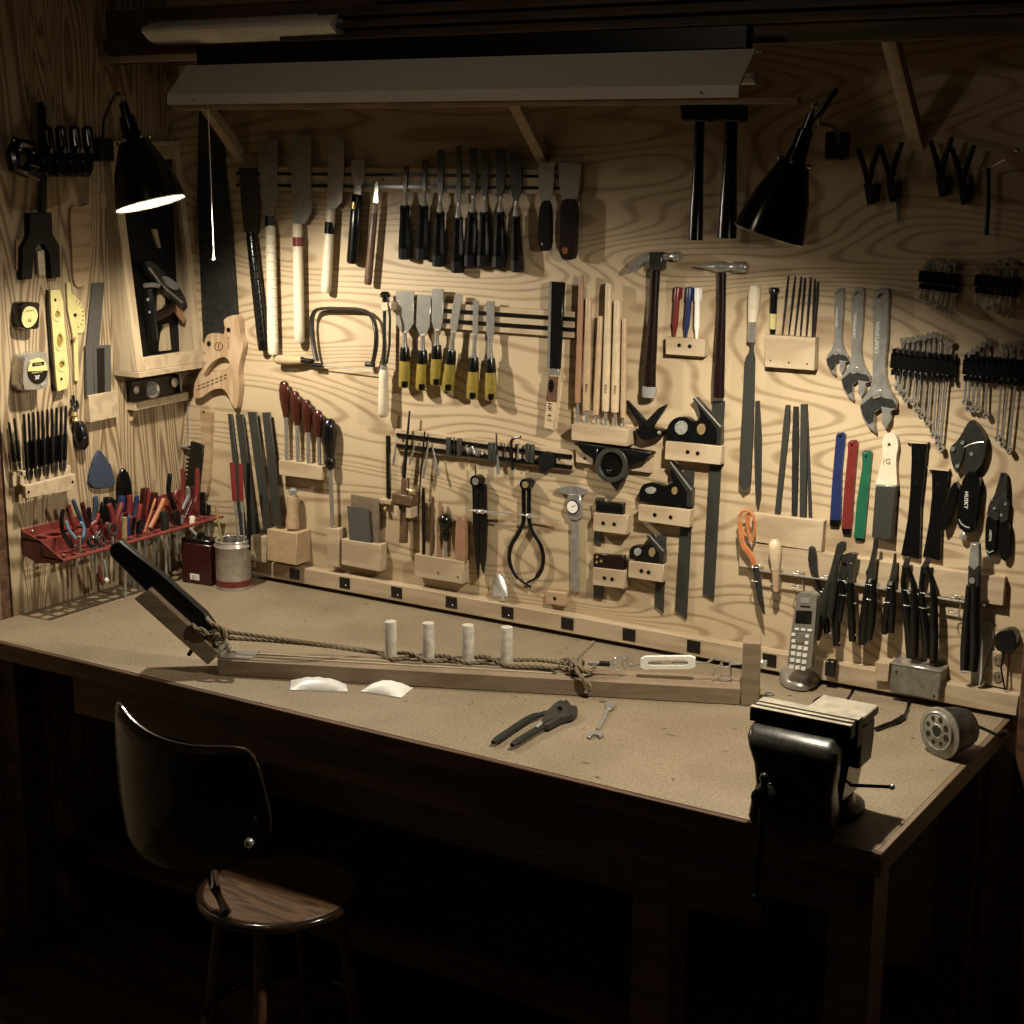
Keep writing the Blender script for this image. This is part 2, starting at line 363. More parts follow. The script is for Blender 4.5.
# ------------------------------------------------------------------ lamps
def lamp(name_lab, o, n, R, power, neck_px, goose, depth=.016, hk=1.75):
    n = n.normalized(); t = Th('clamp_lamp', name_lab, 'lamp', 'black bell clamp lamps over the bench')
    H = R*hk
    pr = [(0, R), (.10, R*.975), (.3, R*.90), (.55, R*.77), (.75, R*.62), (.9, R*.50), (1., R*.44)]
    apex = o - n*H
    k = 28; a = n.orthogonal().normalized(); b = n.cross(a)
    def rg(f, r): return [o - n*(H*f) + a*(r*math.cos(2*math.pi*i/k)) + b*(r*math.sin(2*math.pi*i/k)) for i in range(k)]
    t.p('lamp_shade', G().ring([rg(f, r-.0018) for f, r in pr] + [rg(f, r) for f, r in reversed(pr)], closed=True), 'lampblack')
    t.p('shade_lining', G().ring([rg(max(f, .012), r-.0025) for f, r in pr] + [rg(max(f, .012), r-.0035) for f, r in reversed(pr)], closed=True), 'shadein')
    t.p('rim', G().tube(rg(0, R), .0015, 6, True), 'satin')
    t.p('collar', G().lathe(apex+n*.004, apex-n*.03, [(0, R*.44), (.15, R*.42), (.3, R*.30), (1, R*.24)], 16), 'lampblack')
    for i in range(6):
        q = 2*math.pi*i/6; t.p('vent_screw', G().ball(apex - n*.004 + (a*math.cos(q)+b*math.sin(q))*R*.46, .0042, 8), 'chrome')
    t.p('socket', G().lathe(apex-n*.03, apex-n*.095, [(0, R*.24), (.5, R*.22), (.55, R*.14), (1, R*.12)], 14), 'lampblack')
    sw = apex-n*.095
    t.p('switch_knob', G().lathe(sw, sw-n*.02, [(0, .003), (.5, .003), (.6, .006), (1, .005)], 8), 'satin')
    t.p('gooseneck', G().tube(sm([tuple(sw+n*.03)]+goose, 6, False), .0045, 8), 'iron')
    e = V(goose[-1])
    t.p('clamp', G().aabb(e.x-.02, e.x+.02, e.y-.03, e.y+.02, e.z-.03, e.z+.03, .004), 'iron')
    bc = o - n*(depth+.056)
    t.p('bulb', G().lathe(bc+n*.026, bc-n*.05, [(0, .004), (.08, .014), (.3, .0235), (.5, .022), (.75, .014), (1, .012)], 16), 'bulb')
    t.done()
    ld = bpy.data.lights.new('lamp_light', 'SPOT'); ld.energy = power; ld.color = LC; ld.shadow_soft_size = .02; ld.spot_size = math.radians(172); ld.spot_blend = .75
    lo = bpy.data.objects.new('lamp_light', ld); COL.objects.link(lo); lo.location = o - n*depth
    lo.rotation_euler = (-n).to_track_quat('Z', 'Y').to_euler(); return lo
M['lampblack'] = mat('gloss_black_enamel', (.012, .012, .011), .16, .3, .2, 40)
LC = (1., .90, .735)
def tilt(o, toward, right, up):
    v = (CAM-o).normalized(); r = (RT - v*RT.dot(v)).normalized(); u = (UP - v*UP.dot(v)).normalized(); return v*toward + r*right + u*up
o1 = B(150.5, 203.5, .52); n1 = tilt(o1, .12, .26, -.955)
e1 = B(105, 150, .05)
lamp('black bell lamp with glowing opening at the left end, in front of the left wall', o1, n1, 35.5*S(o1), 54., None, [tuple(o1-n1.normalized()*.27+V((-.03, .02, .0))), tuple(L(105, 118, .18)), tuple(L(103, 135, .07)), tuple(L(104, 150, .03))])
o2 = B(769, 234, .60); n2 = tilt(o2, -.08, -.335, -.94)
lamp('black bell lamp turned away at the right, below the shelf', o2, n2, 36*S(o2), 72., None, [tuple(o2-n2.normalized()*.26+V((.03, .01, .01))), tuple(B(818, 121, .54)), tuple(B(832, 126, .38)), tuple(B(838, 134, .18)), tuple(B(838, 146, .03))], .007, 2.0)
w = bpy.data.worlds.new('night'); scn.world = w; w.use_nodes = True
w.node_tree.nodes['Background'].inputs[0].default_value = (.9, .75, .55, 1); w.node_tree.nodes['Background'].inputs[1].default_value = .0015
# dim room light on the ceiling behind the stool, turned to the bench
ld = bpy.data.lights.new('room_lamp', 'AREA'); ld.energy = 1.1; ld.size = .14; ld.color = (1., .82, .6)
lo = bpy.data.objects.new('room_lamp', ld); COL.objects.link(lo); lo.location = (1.3, -1.9, 2.68); lo.rotation_euler = (math.radians(62), 0, 0)
scn.view_settings.view_transform = 'Standard'; scn.view_settings.look = 'None'; scn.view_settings.gamma = 1.; scn.view_settings.exposure = .16
scn.view_settings.use_curve_mapping = False
M['orangebrown'] = mat('orange_brown_plastic', (.32, .11, .035), .45, 0, .3, 80)
M['cantin'] = mat('tinned_can', (.42, .39, .32), .38, .6, .25, 50)
M['jigwood'] = wood('jig_lumber', (.20, .145, .09), (.155, .108, .064), (1, 1, 9), .3, .3, .7, .6, 4.)
M['jigpale'] = mat('pale_strip', (.36, .30, .21), .5, 0, .15, 60)
M['turnsilver'] = mat('cast_silver', (.74, .72, .64), .4, .1, .12, 80)
M['anvil'] = mat('worn_steel', (.38, .34, .26), .5, .4, .35, 40)
M['chromelit'] = mat('polished_chrome', (.62, .60, .54), .18, .75, .1, 40)
M['glossdark'] = mat('dark_varnish', (.02, .012, .007), .12, 0, .3, 40)
M['worncast'] = mat('worn_black_casting', (.035, .031, .022), .33, .4, .75, 45, .5)
M['dialgrey'] = mat('dial_grey', (.26, .24, .19), .4, .4, .3, 90)
M['recess'] = mat('grey_recess', (.20, .195, .17), .5, .3, .2, 90)
M['boxgrey'] = mat('weathered_zinc', (.20, .185, .145), .5, .3, .4, 60)
# ================================================================== back wall: magnetic bars
def magbar(label, tl, tr, br, bl, rails, extra=None):
    t = Th('magnetic_tool_bar', label, 'tool bar', 'magnetic tool bars on the back wall')
    t.p('backing_board', G().pw([tl, tr, br, bl], 0, .014, B, .001), 'pine')
    for a, b, h in rails: t.p('magnet_rail', G().pw([a, b, (b[0], b[1]+h), (a[0], a[1]+h)], .0142, .019), 'black')
    for c in extra or []: t.p('screw', G().disc(c, 1.1, .0142, .0155), 'iron')
    t.done()
magbar('topmost magnetic bar, holding the saws, black chisels and scrapers', (236, 166.5), (561, 169.5), (561, 194.5), (236, 190.5), [((236, 172), (561, 175), 3), ((236, 183.5), (561, 186.5), 3.2)], [(362+21, 180), (402, 180)])
magbar('middle magnetic bar, holding the yellow handled chisels', (396, 300), (575, 312), (575, 338), (396, 325), [((396, 305.5), (575, 317.5), 3.6), ((396, 315.5), (575, 328), 3.6)])
magbar('lowest magnetic bar, holding small bits and picks', (394.6, 428.8), (572.4, 450.5), (573, 471), (394.6, 450), [((396, 433), (571.5, 455), 3.6), ((396, 443.5), (571.5, 465.5), 3.8)], [(403, 440.5), (559.5, 459.5)])
# ---- pull saws and knives hanging from the top bar
def saw(name, label, blade, bm, neck, ht, hb, r, hm, prof=None, ext=None, lab=None, cat='saw', ringm=None, grp=None):
    t = Th(name, label, cat, grp)
    t.p('blade', G().pw(blade, .0186, .0215), bm)
    if neck: t.p('ferrule', G().lb(neck[0], neck[1], [(0, r*.85), (1, r*.95)], .022, sq=.7), ringm or 'iron')
    h = t.p('handle', G().lb(ht, hb, prof or [(0, r*.8), (.02, r*.95), (.5, r), (.9, r*1.05), (.985, r), (1, r*.8)], .022, sq=.8), hm)
    if lab: t.p('label_band', G().lb(*lab[0], [(0, r*1.03), (1, r*1.04)], .022, sq=.82), lab[1], h, lab[2])
    if ext:
        for i in range(ext[0]):
            f = .06 + .9*i/ext[0]; a = (ht[0]+(hb[0]-ht[0])*f, ht[1]+(hb[1]-ht[1])*f); f += .012; b = (ht[0]+(hb[0]-ht[0])*f, ht[1]+(hb[1]-ht[1])*f)
            t.p('wrap', G().lb(a, b, [(0, r*1.0), (.5, r*1.1), (1, r*1.0)], .022, sq=.8), ext[1], h)
    t.done()
saw('pull_saw', 'pull saw with long black wrapped handle leaning left, leftmost under the top bar', Z(200, 140, 4.655, [(180, 130), (262, 130), (275, 300), (262, 430), (205, 430), (192, 310)]), 'darksteel', (Z(200, 140, 4.655, [(233, 428)])[0], (250.9, 236)), (250.7, 234), (263.4, 350.5), 5.6, 'black', None, (14, 'blackmat'))
saw('pull_saw', 'pull saw with pale cane wrapped handle and small flared blade neck', [(258, 140), (276.5, 140), (277, 190), (276, 204), (273, 208), (272, 217), (265.5, 217), (264.5, 206), (261, 202)], 'steel', ((268.9, 216), (269.6, 226)), (270.3, 225.5), (273.2, 354.5), 5.8, 'cane', None, (13, 'white_wood'))
saw('pull_saw', 'pull saw with pale wooden handle marked by a red and white label', [(291, 135), (310.5, 135), (310.8, 213), (304, 224), (292, 224), (291.3, 184)], 'steel', None, (297.4, 223.5), (299.4, 342.5), 5.6, 'white_wood', None, None, (((297.9, 237), (298, 246)), 'red', 'red label band'))
saw('pull_saw', 'pull saw with shorter pale wooden handle and dark oval label', [(328.5, 140), (343.6, 140), (343.8, 172), (341.8, 202), (335, 209), (327, 208), (327.8, 172)], 'satin', None, (331, 208.5), (325.8, 292.5), 5.2, 'white_wood', None, None, (((329.9, 221.5), (329.2, 233.5)), 'black', 'dark oval label'))
saw('marking_knife', 'short black handled knife with a round emblem, right of the pull saws', [(351.5, 160), (364.3, 160), (364.3, 181), (361, 185), (361, 195), (354, 195), (354, 185), (351.5, 181)], 'satin', None, (357.2, 194.5), (352.3, 263.5), 6.2, 'black', None, None, (((355.9, 202), (355.4, 208.5)), 'brass', 'brassy round emblem'), 'knife')
saw('marking_knife', 'slender marking knife with thin brown handle and bright pointed blade', [(375.5, 182), (377.8, 182), (378.3, 203), (372.7, 203)], 'chrome', ((375, 203), (374.3, 213)), (374.2, 213), (367.8, 284.5), 4.1, 'brownwood', None, None, None, 'knife', 'beech')
# ---- eight black handled bench chisels
bc = [((406.4, 166), (404.9, 205), (405.3, 259), 2.0, 8, 'leftmost of the eight black handled chisels on the top bar'),
      ((424.6, 160), (424, 205), (422.3, 259), 2.2, 8, 'black handled chisel, second from the left on the top bar'),
      ((441, 150), (440, 211.6), (439.1, 266), 3.2, 0, 'black handled chisel, third from the left on the top bar'),
      ((459, 146), (458.4, 217), (457.8, 272.3), 2.6, 0, 'black handled chisel, fourth from the left, hanging lower than its neighbours'),
      ((473.4, 148), (472.8, 211.6), (470.8, 266.5), 3.6, 0, 'black handled chisel, fifth from the left on the top bar'),
      ((485.5, 150), (484.6, 211.6), (483.7, 266.3), 4.2, 0, 'black handled chisel, sixth from the left on the top bar'),
      ((500.8, 149), (500.3, 211.6), (499.3, 267.5), 5.0, 0, 'black handled chisel, seventh from the left on the top bar'),
      ((515.8, 152), (516, 216), (517.6, 271.3), 6.0, 0, 'black handled chisel hanging next to the scrapers')]
for tip, ht, hb, bw, _x, lab in bc:
    t = Th('bench_chisel', lab, 'chisel', 'black handled chisels on the top bar')
    ym = ht[1]-14
    t.p('blade', G().pw([(tip[0]-bw, tip[1]), (tip[0]+bw, tip[1]), (ht[0]+bw*.9, ym-12), (ht[0]+1.6, ym), (ht[0]-1.6, ym), (ht[0]-bw*.9, ym-12)], .0186, .022), 'darksteel')
    t.p('shank', G().lb((ht[0]+.3, ym-1), (ht[0], ht[1]+1), [(0, 1.5), (.3, 1.6), (.8, 3.4), (1, 3.8)], .022), 'steel')
    h = t.p('handle', G().lb(ht, hb, [(0, 4.6), (.05, 5.3), (.12, 4.9), (.3, 5.4), (.7, 6.7), (.9, 6.9), (.98, 6.5), (1, 5)], .022, seg=8), 'black')
    t.p('end_cap', G().lb((ht[0]+(hb[0]-ht[0])*.80, ht[1]+(hb[1]-ht[1])*.80), (hb[0], hb[1]+.5), [(0, 7.0), (.9, 6.9), (1, 5.8)], .022, seg=8), 'blackmat', h)
    t.done()
# ---- two scrapers
t = Th('putty_knife', 'putty knife with bright blade and narrow black handle, right of the chisels', 'putty knife')
t.p('blade', G().pw([(538.6, 163), (554.6, 163), (554.2, 178), (552.5, 194), (549, 204), (542, 204), (539, 194), (538.4, 178)], .0186, .021), 'satin')
h = t.p('handle', G().pw(sm([(541, 203), (549, 203), (550.5, 225), (549.5, 248), (545, 251), (539, 248), (538, 225)], 4), .0186, .032, B, .002), 'black')
t.p('rivet', G().disc((539.8+2, 244), 1.3, .032, .0335), 'steel', h); t.done()
t = Th('putty_knife', 'wide putty knife with flared bright blade and dark reddish wooden handle', 'putty knife')
t.p('blade', G().pw([(558.6, 162), (581, 164), (580, 182), (576.6, 202), (561.8, 202), (559.3, 184)], .0186, .021), 'satin')
h = t.p('handle', G().pw(sm([(561.5, 201.5), (574.8, 201.5), (575.4, 225), (574.6, 252), (572, 259.5), (562, 259), (559.2, 250), (559.8, 225)], 4), .0186, .034, B, .002), 'rosewood')
t.p('rivet', G().disc((564.8, 250.5), 3.4, .034, .0355), 'copper', h); t.done()
# ---- six yellow handled chisels
yc = [((404.8, 291), 8.9, (404.6, 333), (404.9, 347), (404.7, 387.5), 'widest yellow handled chisel, leftmost on the middle bar'),
      ((424, 295), 6.8, (422.6, 336), (422.6, 350), (421.6, 390), 'yellow handled chisel, second from the left on the middle bar'),
      ((437.6, 288.5), 5.6, (437, 331), (436.7, 345), (436.3, 385), 'yellow handled chisel standing highest on the middle bar'),
      ((458.4, 294), 3.9, (453.4, 333), (451.6, 350), (447.6, 390.5), 'yellow handled chisel leaning left on the middle bar'),
      ((475.9, 300), 2.6, (475, 336), (473.9, 357), (472.4, 399), 'narrowest yellow handled chisel, second from the right on the middle bar'),
      ((490.5, 301), 3.9, (490, 339), (490.5, 358), (491.2, 400), 'yellow handled chisel, rightmost on the middle bar')]
for tip, bw, sh0, c0, hb, lab in yc:
    t = Th('wood_chisel', lab, 'chisel', 'yellow handled chisels on the middle bar')
    d = sh0[0]-tip[0]; ys = sh0[1]
    t.p('blade', G().pw([(tip[0]-bw, tip[1]), (tip[0]+bw, tip[1]+.6), (sh0[0]+bw-d*.1, ys-10), (sh0[0]+2.6, ys), (sh0[0]-2.6, ys), (sh0[0]-bw-d*.1, ys-10)], .0186, .0225, B, .0004), 'satin')
    t.p('shank', G().lb((sh0[0], ys-1), c0, [(0, 2.4), (.5, 2.2), (1, 3.0)], .0225), 'steel')
    c1 = (c0[0]+(hb[0]-c0[0])*.34, c0[1]+(hb[1]-c0[1])*.34)
    t.p('collar', G().lb(c0, c1, [(0, 4.2), (.1, 4.7), (.9, 5.6), (1, 5.4)], .0225), 'black')
    h = t.p('handle', G().lb(c1, hb, [(0, 5.3), (.1, 5.6), (.5, 6.2), (.92, 6.4), (1, 5.4)], .0225), 'amber', None, 'clear yellow handle')
    c2 = (c0[0]+(hb[0]-c0[0])*.84, c0[1]+(hb[1]-c0[1])*.84)
    t.p('end_core', G().lb(c2, (c2[0], c2[1]+6), [(0, 3.2), (.5, 3.6), (1, 3.2)], .031), 'black', h); t.done()
# ---- saw in a black sheath with printed handle
t = Th('sheathed_saw', 'long saw in a black sheath with printed handle end, between chisels and gouges', 'saw')
t.p('sheath', G().pw([(551.5, 281.5), (563.8, 282.5), (559.2, 369), (549.5, 368.5)], .0186, .028, B, .0008), 'black')
t.p('spine', G().pw([(549.2, 281.5), (551.4, 281.5), (549.4, 368.5), (546.8, 368.5)], .0186, .030), 'satin')
t.p('ferrule', G().pw([(549, 368.8), (558.6, 369), (558, 376), (548.6, 375.5)], .0186, .028, B, .001), 'satin')
h = t.p('handle', G().pw([(549, 375.7), (558, 376), (554, 431), (543, 429)], .012, .030, B, .003), 'beech_pale')
t.p('dark_wrap', G().pw([(548.7, 376.2), (558.3, 376.5), (556.6, 402), (545.8, 401)], .0302, .0315), 'brownwood', h, 'dark brown printed wrap')
t.p('oval_mark', G().pw(circ(551, 386, 2.6, 6.5), .0316, .0322), 'black', h)
g = G(); o = B(549.4, 412, .0312); text(g, '三ル-VS' if False else 'NK 4-S', o, (0, 0, -1), (1, 0, 0), .011)
t.p('print', g, 'black', h); t.done()
# ---- coping saw
t = Th('coping_saw', 'coping saw with U-shaped steel frame hanging beside a horizontal wooden handle', 'saw')
fr = [(317, 361.5, .02), (313.5, 345, .02), (311.8, 324, .02), (313.5, 313.5, .02), (320, 308.8, .02), (340, 308.3, .02), (359, 309.2, .02), (368.5, 313, .02), (373.5, 320, .02), (376.2, 335, .02), (375.5, 350, .02), (372.6, 363.5, .02)]
t.p('frame', G().tb(sm(fr, 4, False), 1.6, .02, sq=2.2), 'darksteel')
t.p('blade', G().tb([(317, 364.8), (373, 371.5)], .55, .02), 'steel')
t.p('pin', G().tb([(312, 364.4), (322, 365.8)], 2.2, .02), 'iron'); t.p('pin', G().tb([(366, 364), (374, 364.5)], 2.6, .02), 'iron')
t.p('collar', G().lb((301.5, 359.8), (312.5, 362), [(0, 3.3), (.4, 2.4), (1, 3)], .02), 'iron')
t.p('handle', G().lb((276.5, 359.6), (302.5, 360.4), [(0, 3.6), (.08, 4.8), (.5, 5.0), (.8, 4.2), (1, 3.4)], .02), 'beech')
t.done()
# ---- fret saw seen edge on
t = Th('fret_saw', 'saw seen edge on with pale turned handle pointing down, left of the yellow chisels', 'saw')
t.p('clamp_block', G().pw([(381, 302.5), (391.5, 302.5), (391.5, 311), (381, 311)], .008, .045, B, .002), 'beech_pale')
t.p('frame', G().tb([(388, 298, .04), (390, 318, .05), (389.5, 345, .05), (387, 362, .04), (384, 366, .03)], 1.3, sq=1), 'darksteel')
t.p('blade_rod', G().tb([(384.6, 311, .03), (384, 367, .03)], 1.8), 'darksteel')
t.p('wing_nut', G().lb((385, 291.5), (385.3, 302.8), [(0, 3), (.2, 5.2), (.5, 5.2), (.55, 3), (1, 3.2)], .03), 'iron')
t.p('ferrule', G().lb((384, 365), (383.8, 369.5), [(0, 3.4), (1, 3.8)], .03), 'satin')
t.p('handle', G().lb((383.8, 369), (383.1, 417.5), [(0, 3.6), (.08, 5), (.25, 4.6), (.6, 5.4), (.9, 5.5), (.97, 4.2), (1, 2)], .03), 'white_wood'); t.done()
# ---- big hand saw, edge of the left wall
t = Th('hand_saw', 'large panel saw with wide dark blade and open wooden handle, nearest the corner', 'saw')
t.p('blade', G().pw([(199, 100), (219, 100), (228, 190), (232, 225), (238, 316), (226, 318), (222, 336), (203, 342), (197, 200)], .006, .0075), 'darksteel')
out = Z(0, 280, 4, sm([(897, 158), (947, 140), (958, 185), (960, 220), (972, 265), (958, 330), (953, 380), (957, 430), (945, 512), (925, 490), (905, 450), (885, 434), (845, 442), (800, 472), (775, 462), (783, 400), (815, 345), (827, 315), (818, 250), (835, 216), (872, 216), (892, 232), (900, 200)], 4))
hole = Z(0, 280, 4, sm([(818, 372), (850, 328), (890, 308), (915, 322), (912, 350), (880, 362), (845, 376), (815, 392)], 4))
h = t.p('handle', G().pw(out, .002, .022, B, 0, [hole]), 'sawwood')
for c in ((228.3, 330), (208.7, 343.6)): t.p('screw', G().disc(c, 2.5, .0222, .0235), 'iron', h)
t.p('medallion', G().pw(circ(218.5, 346.5, 4.4), .0222, .023, B, 0, [circ(218.5, 346.5, 3.6)]).pw([(218, 344), (219, 344), (219, 349), (218, 349)], .0222, .023), 'brownwood', h)
g = G()
for i in range(7):
    for j in range(2): x = 197.5 + i*4.4; y = 389 - i*1.75 - j*3.4; g.pw([(x, y), (x+2.8, y-1.1), (x+2.8, y), (x, y+1)], .0222, .0232)
t.p('carved_mark', g, 'brownwood', h)
g = G(); text(g, 'DISSTON', B(228.5, 343, .0225), (0, 0, 1), (-1, 0, 0), .006); t.p('stamp', g, 'brownwood', h); t.done()
# ---- small pale-handled pull saw in black comb guard
t = Th('pull_saw', 'flat pale handled saw with black toothed guard, low beside the corner', 'saw')
t.p('handle', G().pw(sm([(200, 409), (204.5, 406), (209.5, 408), (211, 416), (210.3, 440), (209.8, 460), (206.5, 493), (198.5, 493), (201.5, 455), (201, 430)], 3), -.0003, .014, B, 0, [circ(203.2, 412.5, 1.4, 1.8, 8)]), 'stud')
g = G(); g.pw([(190.5, 441), (203, 445), (199, 487), (186, 487)], .0142, .022, B, .001)
for i in range(9): y = 446 + i*4.2; x = 190 - i*.5; g.pw([(x-2.2, y), (x+.3, y), (x+.3, y+2.2), (x-2.2, y+2.2)], .0142, .022)
t.p('tooth_guard', g, 'black'); t.p('hook', G().tb([(187.5, 400, .003), (187.5, 446, .003)], .8).tb([(181, 446.5, .014), (188, 446.5, .014)], 2), 'steel'); t.done()
# ================================================================== wooden holder blocks
def block(label, tl, tr, br, bl, w1, holes=(), m='pine', w0=0., name='tool_holder_block', grp='wooden holder blocks on the back wall', sf=B, cat='tool holder', hm='iron', bev=.0012, hr=2.0):
    t = Th(name, label, cat, grp); i = t.p('block', G().pw([tl, tr, br, bl], w0, w1, sf, bev), m)
    for c in holes: t.p('screw', G().disc(c, hr, w1+.0001, w1+.0012, sf, 12), hm, i)
    t.done()
block('long block with a row of six gouges standing in it', (571.3, 424), (628, 429.5), (626.8, 446.5), (571.3, 440), .042)
block('small block with two screw holes under the three pens', (665.5, 337), (704.5, 339.5), (704.5, 357), (665.5, 354.5), .022, [(679, 345.3), (689.6, 346.3)])
block('squarish block under the needle files', (764.5, 334.5), (815.2, 338), (814.3, 370.7), (764.5, 367), .024, [(770.3, 360.4), (788.7, 362.6), (807, 364)], hr=.8)
block('long block under the four large files, left of the coloured handles', (752, 513), (823.5, 521), (821.6, 552.5), (752, 541.5), .020)
block('narrow block in the corner behind the paint can, holding flat files', (251, 535.5), (266.5, 536.5), (266.5, 563), (251, 560.5), .055)
block('dark faced block carrying the stubby wooden handled awl', (267, 529), (297, 533.5), (296.5, 565.5), (267, 560), .06, m='beech')
block('long block with four red handled screwdrivers standing in it', (278.4, 460), (322, 466.5), (322, 480.5), (279, 475), .030)
block('narrow upright block holding the black handled screwdriver', (327, 528), (339, 529), (339, 567.5), (327, 565.5), .030)
block('wide block holding two flat steel cabinet scrapers', (341.3, 539), (380.5, 545), (380, 572), (341.3, 564.5), .030)
block('wide block holding the black knobbed awl and thin rods', (414.3, 554), (463.5, 562), (463, 584.2), (414.3, 576.5), .028, [(438, 573), (457.6, 577)], hr=.9)
block('block with two screw holes under the largest combination square', (665.5, 441), (721.3, 446.5), (720.5, 465), (664.5, 459.5), .030, [(687.5, 452), (697.5, 453.3)], hr=2.1, w0=.0068)
block('block with two screw holes under the middle combination square', (638.2, 505), (690, 510.3), (689, 527.8), (638, 520.8), .030, [(654.6, 515), (670.5, 517.3)], hr=2.1, w0=.0068)
block('block with two screw holes under the smallest combination square', (628.5, 561), (663.7, 565), (662.6, 582.7), (628, 577.3), .028, [(641.3, 571), (648.5, 572.3)], hr=2.1, w0=.0068)
block('upper of two small blocks holding small squares, with two screw holes', (593.5, 512.7), (627.5, 516), (626, 535), (593, 531), .028, [(603, 523.2), (614, 524.3)], hr=2.0)
block('lower of two small blocks holding small squares, with two screw holes', (592.6, 567.5), (625.2, 571.2), (624, 589), (592.3, 585), .028, [(604.3, 578), (612, 579.3)], hr=2.0)
block('small brown block with one screw hole, standing on the ledge', (546, 591), (565.5, 593.5), (565, 606.5), (546, 603.5), .014, [(554.6, 598.5)], 'stud', hr=1.9)
# left side faces of holder ledge: two small rests of the protractor head
# ---- gouges
gd = [((581.6, 275), (577.7, 402.6), 3.0, 'redwood', 'reddish handled gouge, tallest and leftmost of six in the long block'), ((589, 298), (586.3, 410), 3.7, 'beech', 'second gouge from the left in the long block, with black lettering'),
      ((600.5, 316), (596, 414.4), 3.1, 'beech', 'shortest thick gouge, third from the left in the long block'), ((608.8, 283), (605.6, 411), 3.8, 'beech_pale', 'tall pale gouge, fourth from the left, with black lettering'),
      ((617.6, 299.5), (614.9, 412), 4.0, 'beech_pale', 'fifth gouge from the left in the long block, thickest handle'), ((624.6, 318), (623.2, 417.6), 2.8, 'beech', 'thin gouge at the right end of the long block')]
for i, (a, b, r, m_, lab) in enumerate(gd):
    t = Th('gouge', lab, 'gouge', 'gouges in the long block')
    h = t.p('handle', G().lb(a, b, [(0, r*.7), (.02, r*.9), (.3, r*.97), (.9, r*1.08), (1, r*.95)], .022, seg=10), m_)
    t.p('blade', G().lb(b, (b[0]+.4, 430), [(0, r*.35), (.3, r*.5), (1, r*.6)], .022, seg=8, sq=.4), 'satin')
    if i in (1, 3, 4): g = G(); text(g, 'TSK8', B(b[0]+.5, b[1]-22, .022+r*.0026), (0, 0, 1), (-1, 0, 0), .007); t.p('lettering', g, 'black', h)
    t.done()
# ---- pens
for a, b, m_, lab in (((678, 287), (674.4, 337), 'red', 'red pen standing in the small block'), ((690, 287), (685.8, 338), 'blue', 'blue pen standing in the small block'), ((697.8, 287.5), (696.6, 338.5), 'white', 'white pen standing in the small block')):
    t = Th('felt_pen', lab, 'pen', 'pens in the small block')
    t.p('barrel', G().lb((a[0]+(b[0]-a[0])*.22, a[1]+(b[1]-a[1])*.22), b, [(0, 2.8), (.7, 2.9), (.78, 2.2), (1, 1.2)], .012), m_)
    c = t.p('cap', G().lb(a, (a[0]+(b[0]-a[0])*.27, a[1]+(b[1]-a[1])*.27), [(0, 2.9), (.08, 3.4), (1, 3.4)], .012), m_)
    t.p('clip', G().pw([(a[0]+2.2, a[1]+1), (a[0]+3.8, a[1]+1), (a[0]+3, a[1]+12), (a[0]+1.8, a[1]+12)], .012, .018), m_, c); t.done()
# ---- hammers on the wall
t = Th('claw_hammer', 'claw hammer with dark handle, grey butt and bright head', 'hammer')
K = lambda pts: Z(530, 220, 4.655, pts)
t.p('claw', G().pw(K([(432, 256), (452, 226), (480, 196), (515, 166), (560, 150), (612, 148), (614, 188), (560, 190), (528, 192), (502, 226), (472, 247), (468, 240), (492, 205), (470, 222)]), .016, .034, B, .0015), 'steel')
t.p('hammer_face', G().lb(K([(606, 168)])[0], K([(700, 170)])[0], [(0, 4.6), (.3, 4.2), (.45, 3.2), (.6, 3.4), (.7, 5.0), (.97, 5.0), (1, 4.4)], .025), 'steel')
t.p('eye', G().pw(K([(550, 150), (618, 150), (612, 236), (552, 234)]), .012, .038, B, .003), 'darksteel')
h = t.p('handle', G().tb([(*K([(583, 232)])[0], .02), (*K([(576, 400)])[0], .02), (*K([(566, 560)])[0], .02), (*K([(556, 700)])[0], .02), (*K([(556, 775)])[0], .02)], [5.6, 5.0, 6.2, 7.2, 7.0], .02, sq=.75, seg=12), 'rosewood')
t.p('butt', G().tb([(*K([(556, 774)])[0], .02), (*K([(555, 800)])[0], .02), (*K([(554, 824)])[0], .02)], [7.4, 7.8, 7.2], .02, sq=.75, seg=12), 'greyrub', h, 'grey rubber butt'); t.done()
t = Th('cross_peen_hammer', 'cross peen hammer with dark reddish handle, right of the pens', 'hammer')
t.p('head', G().lb(K([(766, 216)])[0], K([(1012, 220)])[0], [(0, .6), (.2, 2.2), (.33, 3.4), (.4, 5), (.5, 5.9), (.6, 5), (.66, 3.6), (.7, 3.6), (.74, 5.4), (.97, 5.6), (1, 4.8)], .026), 'steel')
t.p('handle', G().tb([(*K([(893, 236)])[0], .02), (*K([(893, 400)])[0], .02), (*K([(886, 560)])[0], .02), (*K([(879, 740)])[0], .02), (*K([(878, 826)])[0], .02)], [4.8, 4.4, 5.4, 6.2, 6.2], .02, sq=.75, seg=12), 'rosewood'); t.done()
for x, r, yb, lab in ((697, 7.2, 240, 'dark handled hammer hanging head up in shadow, left of a pair'), (728.5, 9.5, 238, 'thicker dark handled mallet hanging in shadow beside the right lamp')):
    t = Th('hanging_hammer', lab, 'hammer', 'dark hammers hanging under the right end of the shelf')
    t.p('head', G().pw([(x-18, 103), (x+12, 104), (x+11, 122), (x-16, 121)], .03, .075, B, .004), 'iron')
    t.p('handle', G().tb([(x+3, 120, .05), (x+1.5, 160, .05), (x-.5, 215, .05), (x-1.5, yb, .05)], [r*.7, r*.75, r, r*1.05], .05, seg=12, sq=.8), 'black'); t.done()
